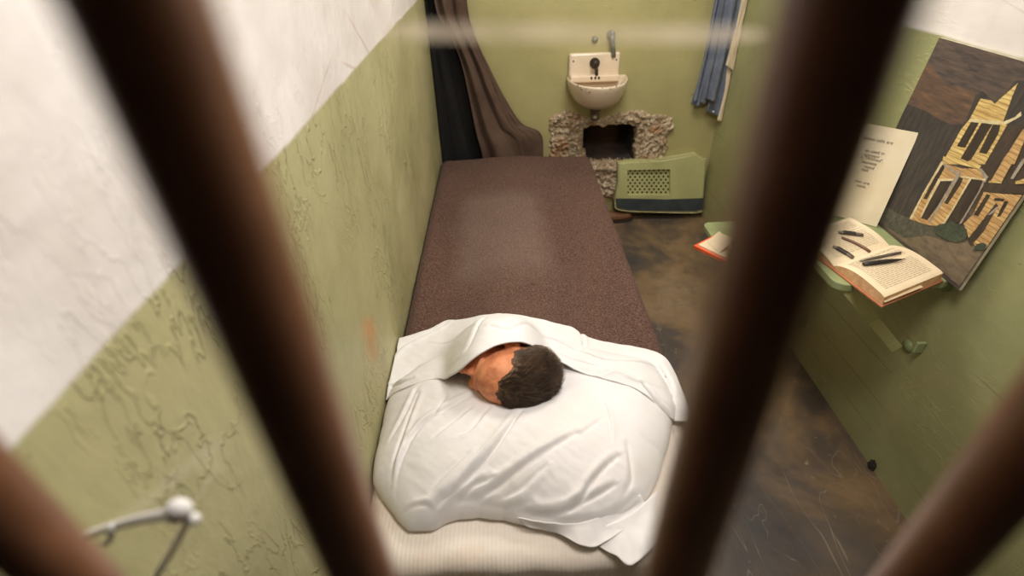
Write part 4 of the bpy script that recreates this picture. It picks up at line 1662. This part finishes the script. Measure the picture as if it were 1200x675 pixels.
def book_z(u):
    s, thick, dome = (1, .024, .006) if u > 0 else (-1, .014, .005)
    a_ = abs(u)
    return Zb + .004 + thick * (1 - .75 * (1 - a_) ** 5) + dome * math.sin(math.pi * min(1, a_ * 1.1)) * .8


def tool_at(px0, px1, rads, mat, label, cat, name, n=12, flat=.7, extra=None):
    zz = zt_ + .004
    p0, p1 = on_z(*px0, zz), on_z(*px1, zz)
    M2 = np.array([[eu[0], ev[0]], [eu[1], ev[1]]])
    pts = []
    for t in np.linspace(0, 1, len(rads)):
        p = p0 + (p1 - p0) * t
        u = np.linalg.solve(M2, (p - O)[:2])[0]
        pts.append((p[0], p[1], max(book_z(float(np.clip(u, -.98, 1))), book_z(float(np.clip(u * .9, -.98, 1)))) + max(rads) * flat + .0012))
    b_ = MB().tube(pts, list(rads), n, flat=flat)
    o = tag(b_.build(name, mat), label, cat, None)
    return o, pts


tool_at((1012, 309), (1061, 304), [.0052, .0066, .0070, .0070, .0068, .0064, .0056, .0042, .0026, .0008], MAT['tool_dark'], 'dark tapered spike with a pointed tip on the near page of the open book', 'tool', 'metal_spike')
tool_at((1009, 303), (1056, 295), [.0020, .0036, .0042, .0042, .0042, .0042, .0040, .0036], MAT['tool_grey'], 'pale grey slim rod lying above the dark spike on the near page', 'tool', 'metal_rod')
tool_at((988, 274), (1024, 286), [.0038, .0040, .0042, .0042, .0044, .0044, .0042], MAT['tool_brown'], 'thin brown stick across the far page of the open book', 'tool', 'wooden_stick')
for p0, p1, lab in (((984, 268), (1013, 271), 'nail clipper with dark knurled handle at the top of the far page'),
                    ((978, 284), (1004, 293), 'nail clipper with dark knurled handle by the spine of the open book')):
    o, pts = tool_at(p0, p1, [.0040, .0064, .0072, .0072, .0072, .0072, .0070, .0060], MAT['tool_grey'], lab, 'tool', 'nail_clipper', flat=.5)
    b_ = MB()
    for k in range(9):
        t = .22 + .055 * k
        c = Vector(pts[0]).lerp(Vector(pts[-1]), t)
        d_ = (Vector(pts[-1]) - Vector(pts[0])).normalized()
        b_.tube([c - d_ * .0012 + Vector((0, 0, .0015)), c + d_ * .0012 + Vector((0, 0, .0015))], .0077, 10, flat=.6)
    b_.build('handle_grip', MAT['tool_dark'], o)

# ------------------------------------------------------------------ placard
base_r = on_z(1027, 266, TZ + .002)
top_r = None
hd = np.array([math.sin(math.radians(-48)), math.cos(math.radians(-48)), 0])       # from right edge to left edge
# find lean so that the top right corner falls on its sight line
best = None
for ln in [.17]:
    nd = np.array([-hd[1], hd[0], 0])          # perpendicular
    if nd[0] < 0:
        nd = -nd
    up = np.array([0, 0, 1]) * math.cos(ln) + nd * math.sin(ln)
    q = ray(1077, 156)
    nrmp = np.cross(hd, up)
    p = on_plane(1077, 156, base_r, nrmp)
    u = np.dot(p - base_r, hd)
    if best is None or abs(u) < best[0]:
        pu = (p - base_r) / np.linalg.norm(p - base_r)
        best = (abs(u), ln, pu, np.linalg.norm(p - base_r), nrmp)
_, ln, PU, PHt, PN = best
if np.dot(PN, EYE - base_r) < 0:
    PN = -PN
hd = np.cross(PU, PN)
hd /= np.linalg.norm(hd)
if hd[0] > 0:
    hd = -hd
PWd = .215
pl = empty('placard', base_r, 'cream printed placard standing on the table against the painting', 'placard')
b_ = MB()
b_.prism([base_r, base_r + hd * PWd, base_r + hd * PWd + PU * PHt, base_r + PU * PHt], -PN * .003)


def text_mesh(lines, name, parent):
    """lines: (text, px of the right end of the baseline, cap height in metres)"""
    allv, allf = [], []
    for txt, (x, y), size in lines:
        cu = bpy.data.curves.new('t', 'FONT')
        cu.body = txt
        cu.size = size
        cu.align_x = 'RIGHT'
        o = bpy.data.objects.new('t', cu)
        COL.objects.link(o)
        dg = bpy.context.evaluated_depsgraph_get()
        m = bpy.data.meshes.new_from_object(o.evaluated_get(dg))
        p = on_plane(x, y, base_r + PN * .0006, PN)
        kx = 1
        b0 = len(allv)
        for v in m.vertices:
            # text x runs to the reader's right = -hd
            allv.append(p - hd * v.co.x + PU * v.co.y + PN * .0003)
        for f in m.polygons:
            allf.append([b0 + i for i in f.vertices])
        bpy.data.objects.remove(o)
        bpy.data.meshes.remove(m)
    return allv, allf


tv_, tf_ = text_mesh([('those cells are', (1046, 169.5), .0125), ('as used in', (1036, 182), .0125), ('spirator', (1030.5, 186), .0125), ('a "Wished".', (1035, 191), .0125),
           ('lessness', (1027, 194.5), .0125), ('reyed', (1024, 199), .0125), ('ned', (1017, 201.5), .0125), ('tion are', (1018.5, 217), .0125), ('tions.', (1015, 221), .0125)],
          'printed_text', pl)
b_.add(tv_, tf_, 1)
b_.build('board', [MAT['placard'], MAT['ink']], pl)

# ------------------------------------------------------------------ painting
TLp = on_x(1101, 44, XR - .009)
BRp = on_z(1125, 337.5, TZ + .002)
BLp = on_z(1004, 245.5, TZ + .002)
xm = (BRp[0] + BLp[0]) / 2
BRp, BLp = on_x(1125, 337.5, xm), on_x(1004, 245.5, xm)
BRp[2] = BLp[2] = max(TZ + .002, (BRp[2] + BLp[2]) / 2)
e1 = BRp - BLp
nP = np.cross(e1, TLp - BLp)
nP /= np.linalg.norm(nP)
if np.dot(nP, EYE - BLp) < 0:
    nP = -nP
TRp = TLp + (BRp - BLp)
pt = empty('painting', (BLp[0], (BLp[1] + BRp[1]) / 2, BLp[2]), 'unframed painting of a yellow wooden house at night leaning on the right wall', 'painting')
MB().prism([BLp, BRp, TRp, TLp], -nP * .008).build('board', [MAT['board_edge']], pt)


def pp(x, y, off):
    return on_plane(x, y, BLp, nP) + nP * off


layers = []


def L(mat, pts):
    layers.append((mat, pts))


def z1(*pts):   # crop A pixels (1050..1200, 80..190 at 6.133x)
    return [(1050 + x / 6.133, 80 + y / 6.133) for x, y in pts]


def z2(*pts):   # crop B pixels (1050..1200, 180..290)
    return [(1050 + x / 6.133, 180 + y / 6.133) for x, y in pts]


# background zones
L('glow', [(1087, 72), (1110, 100), (1140, 106), (1146, 118), (1128, 143), (1112, 145), (1092, 136), (1063, 124)])
L('trees', [(1063, 122), (1085, 130), (1098, 138), (1114, 146), (1130, 146), (1118, 172), (1100, 205), (1085, 235), (1068, 262), (1050, 252), (1036, 240), (1012, 234)])
L('trees', [(1143, 112), (1152, 107), (1166, 119), (1176, 113), (1190, 95), (1236, 92), (1236, 190), (1140, 190), (1130, 150)])
L('grass', [(1014, 243), (1036, 240), (1050, 249), (1066, 256), (1090, 266), (1112, 268), (1136, 268), (1140, 282), (1112, 286), (1090, 278), (1060, 280), (1034, 262)])
L('ground', [(1036, 264), (1060, 279), (1088, 276), (1110, 284), (1138, 280), (1156, 290), (1125, 335), (1080, 300)])
# shaded wing
L('shade', [(1130, 142), (1236, 150), (1236, 236), (1150, 250), (1126, 232), (1122, 200)])
# tower gable and upper storey boards
L('yellow', z1((612, 215), (690, 232), (712, 255), (880, 105), (840, 200), (775, 380), (800, 410), (640, 690), (330, 690), (470, 440), (530, 370)))
L('cream', z1((540, 362), (640, 370), (775, 385), (860, 350), (900, 312), (905, 340), (865, 365), (800, 400), (700, 402), (530, 384)))
L('window', z1((543, 385), (600, 392), (500, 572), (440, 560)))
L('window', z1((620, 392), (698, 402), (545, 655), (520, 668), (468, 650)))
L('window', z1((700, 405), (755, 408), (740, 470), (655, 618), (600, 605)))
# roof band
L('yellow', z2((345, 20), (620, 85), (600, 110), (430, 70), (335, 55)))
# lower storey
L('ochre', z2((345, 70), (470, 105), (600, 110), (660, 175), (640, 200), (560, 180), (480, 330), (330, 520), (235, 515), (100, 470), (190, 310)))
L('window', z2((330, 75), (355, 85), (350, 110), (225, 330), (200, 325)))
L('window', z2((320, 195), (420, 200), (340, 330), (230, 478), (185, 465)))
L('window', z2((460, 165), (490, 170), (470, 220), (375, 365), (352, 355)))
L('window', z2((545, 180), (625, 190), (590, 270), (460, 505), (370, 490)))
L('cream', z2((330, 58), (350, 62), (200, 300), (120, 470), (100, 468), (195, 290)))
L('cream', z2((310, 180), (440, 180), (435, 195), (325, 198), (215, 400), (185, 462), (178, 450)))
L('grey', z2((465, 115), (480, 120), (455, 175), (250, 500), (235, 495), (440, 150)))
L('grey', z2((600, 108), (620, 105), (672, 170), (655, 180), (640, 178)))
L('grey', z2((640, 178), (662, 182), (480, 500), (458, 508), (600, 270)))
L('grey', z2((345, 62), (360, 75), (450, 140), (440, 158), (350, 90)))
L('cream', z2((470, 160), (650, 182), (650, 195), (470, 172)))
L('cream', z2((535, 178), (550, 182), (360, 500), (335, 510), (420, 380)))
# right hand bays
L('ochre', z1((920, 440), (960, 430), (940, 500), (860, 690), (760, 690)))
L('ochre', z2((805, 0), (880, 0), (770, 200), (690, 195)))
L('yellow', z2((680, 195), (770, 202), (765, 215), (670, 208)))
L('grey', z2((915, 40), (960, 20), (850, 185), (830, 180)))
L('yellow', z2((870, 200), (930, 180), (930, 215), (865, 220)))
L('shade', z2((640, 205), (930, 240), (930, 290), (700, 285), (630, 270)))
L('ochre', z2((640, 275), (720, 285), (930, 300), (920, 330), (670, 675), (600, 690), (530, 600), (495, 505), (560, 440)))
L('window', z2((660, 292), (690, 300), (600, 452), (565, 440)))
L('window', z2((720, 318), (790, 325), (780, 345), (710, 338)))
L('window', z2((790, 340), (820, 345), (760, 450), (735, 455)))
L('shade', z2((730, 355), (745, 375), (640, 560), (550, 660), (520, 620)))
L('grey', z2((735, 380), (745, 390), (690, 440), (670, 440)))
L('bush', z2((370, 500), (410, 485), (470, 515), (520, 545), (515, 620), (450, 640), (370, 620), (300, 580), (280, 530), (330, 505)))
L('bush', z2((590, 650), (640, 640), (662, 655), (650, 690), (560, 700)))
keys = list(PNT)
cvb = MB()
cvb.add([BLp + nP * .0004, BRp + nP * .0004, TRp + nP * .0004, TLp + nP * .0004], [(0, 1, 2, 3)], keys.index('sky'))
# keep every painted shape inside the board
ex_ = (BRp - BLp) / np.linalg.norm(BRp - BLp)
ey_ = np.cross(nP, ex_)
if ey_[2] < 0:
    ey_ = -ey_
quad2 = np.array([[np.dot(p - BLp, ex_), np.dot(p - BLp, ey_)] for p in (BLp, BRp, TRp, TLp)])


def clip2(poly, quad):
    out = list(poly)
    for i in range(4):
        a_, b_ = quad[i], quad[(i + 1) % 4]
        nin = lambda p: (b_[0] - a_[0]) * (p[1] - a_[1]) - (b_[1] - a_[1]) * (p[0] - a_[0])
        src, out = out, []
        for j in range(len(src)):
            p, q_ = src[j - 1], src[j]
            dp, dq = nin(p), nin(q_)
            if (dp >= 0) != (dq >= 0):
                t = dp / (dp - dq)
                out.append(p + (q_ - p) * t)
            if dq >= 0:
                out.append(q_)
        if not out:
            return []
    return out


for i, (mname, pts) in enumerate(layers):
    off = .0006 + .00008 * i
    P = [pp(x, y, 0) for x, y in pts]
    P2 = [np.array([np.dot(p - BLp, ex_), np.dot(p - BLp, ey_)]) for p in P]
    # brush-wobbled outline
    dense = []
    for j in range(len(P2)):
        a_, b_ = P2[j], P2[(j + 1) % len(P2)]
        kk = max(1, int(np.hypot(*(b_ - a_)) / .006))
        for t in range(kk):
            c = a_ + (b_ - a_) * t / kk
            c = c + .0009 * np.array([mnoise.noise(Vector((c[0] * 160, c[1] * 160, i))), mnoise.noise(Vector((c[0] * 160, c[1] * 160, i + 50)))])
            dense.append(c)
    dense = clip2(dense, quad2)
    if len(dense) < 3:
        continue
    bm = bmesh.new()
    vs = [bm.verts.new(BLp + ex_ * c[0] + ey_ * c[1] + nP * off) for c in dense]
    try:
        f = bm.faces.new(vs)
        bmesh.ops.triangulate(bm, faces=[f])
    except ValueError:
        bm.free()
        continue
    cvb.bm(bm, keys.index(mname))
cvm = mesh_obj('painted_picture', cvb.v, cvb.f, [PNT[k] for k in keys], pt, False, cvb.m)

# ------------------------------------------------------------------ shoe under the bed, flake by the wall
s0 = on_z(741, 254, .02)
shoe = empty('shoe', (s0[0] - .12, s0[1], 0), 'brown leather shoe with its toe poking out from under the bed', 'shoe')
n = 26
V, F = [], []
for i in range(n):
    t = i / (n - 1)
    x = s0[0] - .26 * (1 - t)
    wd = .038 * (math.sin(math.pi * min(1, .18 + .8 * t)) ** .6) * (1.0 if t < .92 else math.sqrt(max(0.02, 1 - ((t - .92) / .085) ** 2)))
    ht = (.07 - .035 * min(1, t * 1.25)) * (1 if t < .9 else math.sqrt(max(.04, 1 - ((t - .9) / .105) ** 2)))
    for k in range(20):
        a = 2 * math.pi * k / 20
        V.append((x, s0[1] + wd * math.cos(a), .013 + ht * max(0, math.sin(a)) ** .8))
F = grid_faces(20, n, True)
F += [tuple(range(20))[::-1], tuple((n - 1) * 20 + k for k in range(20))]
MB().add(V, F, 0, True).build('upper', MAT['leather'], shoe)
V = []
for z in (.0, .014):
    for i in range(32):
        a = 2 * math.pi * i / 32
        V.append((s0[0] - .13 + .134 * math.cos(a), s0[1] + (.040 + .004 * math.cos(a)) * math.sin(a), z))
F = [tuple(range(32))[::-1], tuple(range(32, 64))] + [(i, (i + 1) % 32, 32 + (i + 1) % 32, 32 + i) for i in range(32)]
MB().add(V, F).build('sole', MAT['sole'], shoe)

fp = on_x(1024, 545, XR)
bm = bmesh.new()
bmesh.ops.create_icosphere(bm, subdivisions=3, radius=1)
for p in bm.verts:
    r = 1 + .6 * mnoise.noise(p.co * 2.3) + .3 * mnoise.noise(p.co * 6)
    p.co = Vector((XR - .006 + p.co.x * .008, fp[1] + p.co.y * .013 * r, max(.001, fp[2] + p.co.z * .022 * r)))
fl = MB().bm(bm).build('paint_flake', MAT['flake'])
tag(fl, 'small black curled flake at the foot of the right wall', 'flake')

# ------------------------------------------------------------------ light
def area(name, loc, target, size, watt, col, sy=None):
    l = bpy.data.lights.new(name, 'AREA')
    l.shape = 'RECTANGLE' if sy else 'DISK'
    l.size = size
    if sy:
        l.size_y = sy
    l.energy = watt
    l.color = col
    o = bpy.data.objects.new(name, l)
    o.location = loc
    d = Vector(target) - Vector(loc)
    o.rotation_euler = d.to_track_quat('-Z', 'Y').to_euler()
    COL.objects.link(o)
    return o


area('overhead_light', (.38, .56, ZC - .03), (.40, .70, 0), .55, 19.5, (1.0, .955, .915))
area('overhead_light', (.50, 1.95, ZC - .03), (.50, 1.95, 0), .55, 19, (1.0, .955, .90))  # added second light that brightens the back wall

wd = bpy.data.worlds.new('corridor')
SC.world = wd
wd.use_nodes = True
bg = wd.node_tree.nodes['Background']
bg.inputs[0].default_value = (1.0, .93, .86, 1)
bg.inputs[1].default_value = .008

vs_ = SC.view_settings
vs_.view_transform = 'Standard'
vs_.look = 'None'
vs_.exposure = 0.1
vs_.gamma = 1.0
vs_.use_curve_mapping = False
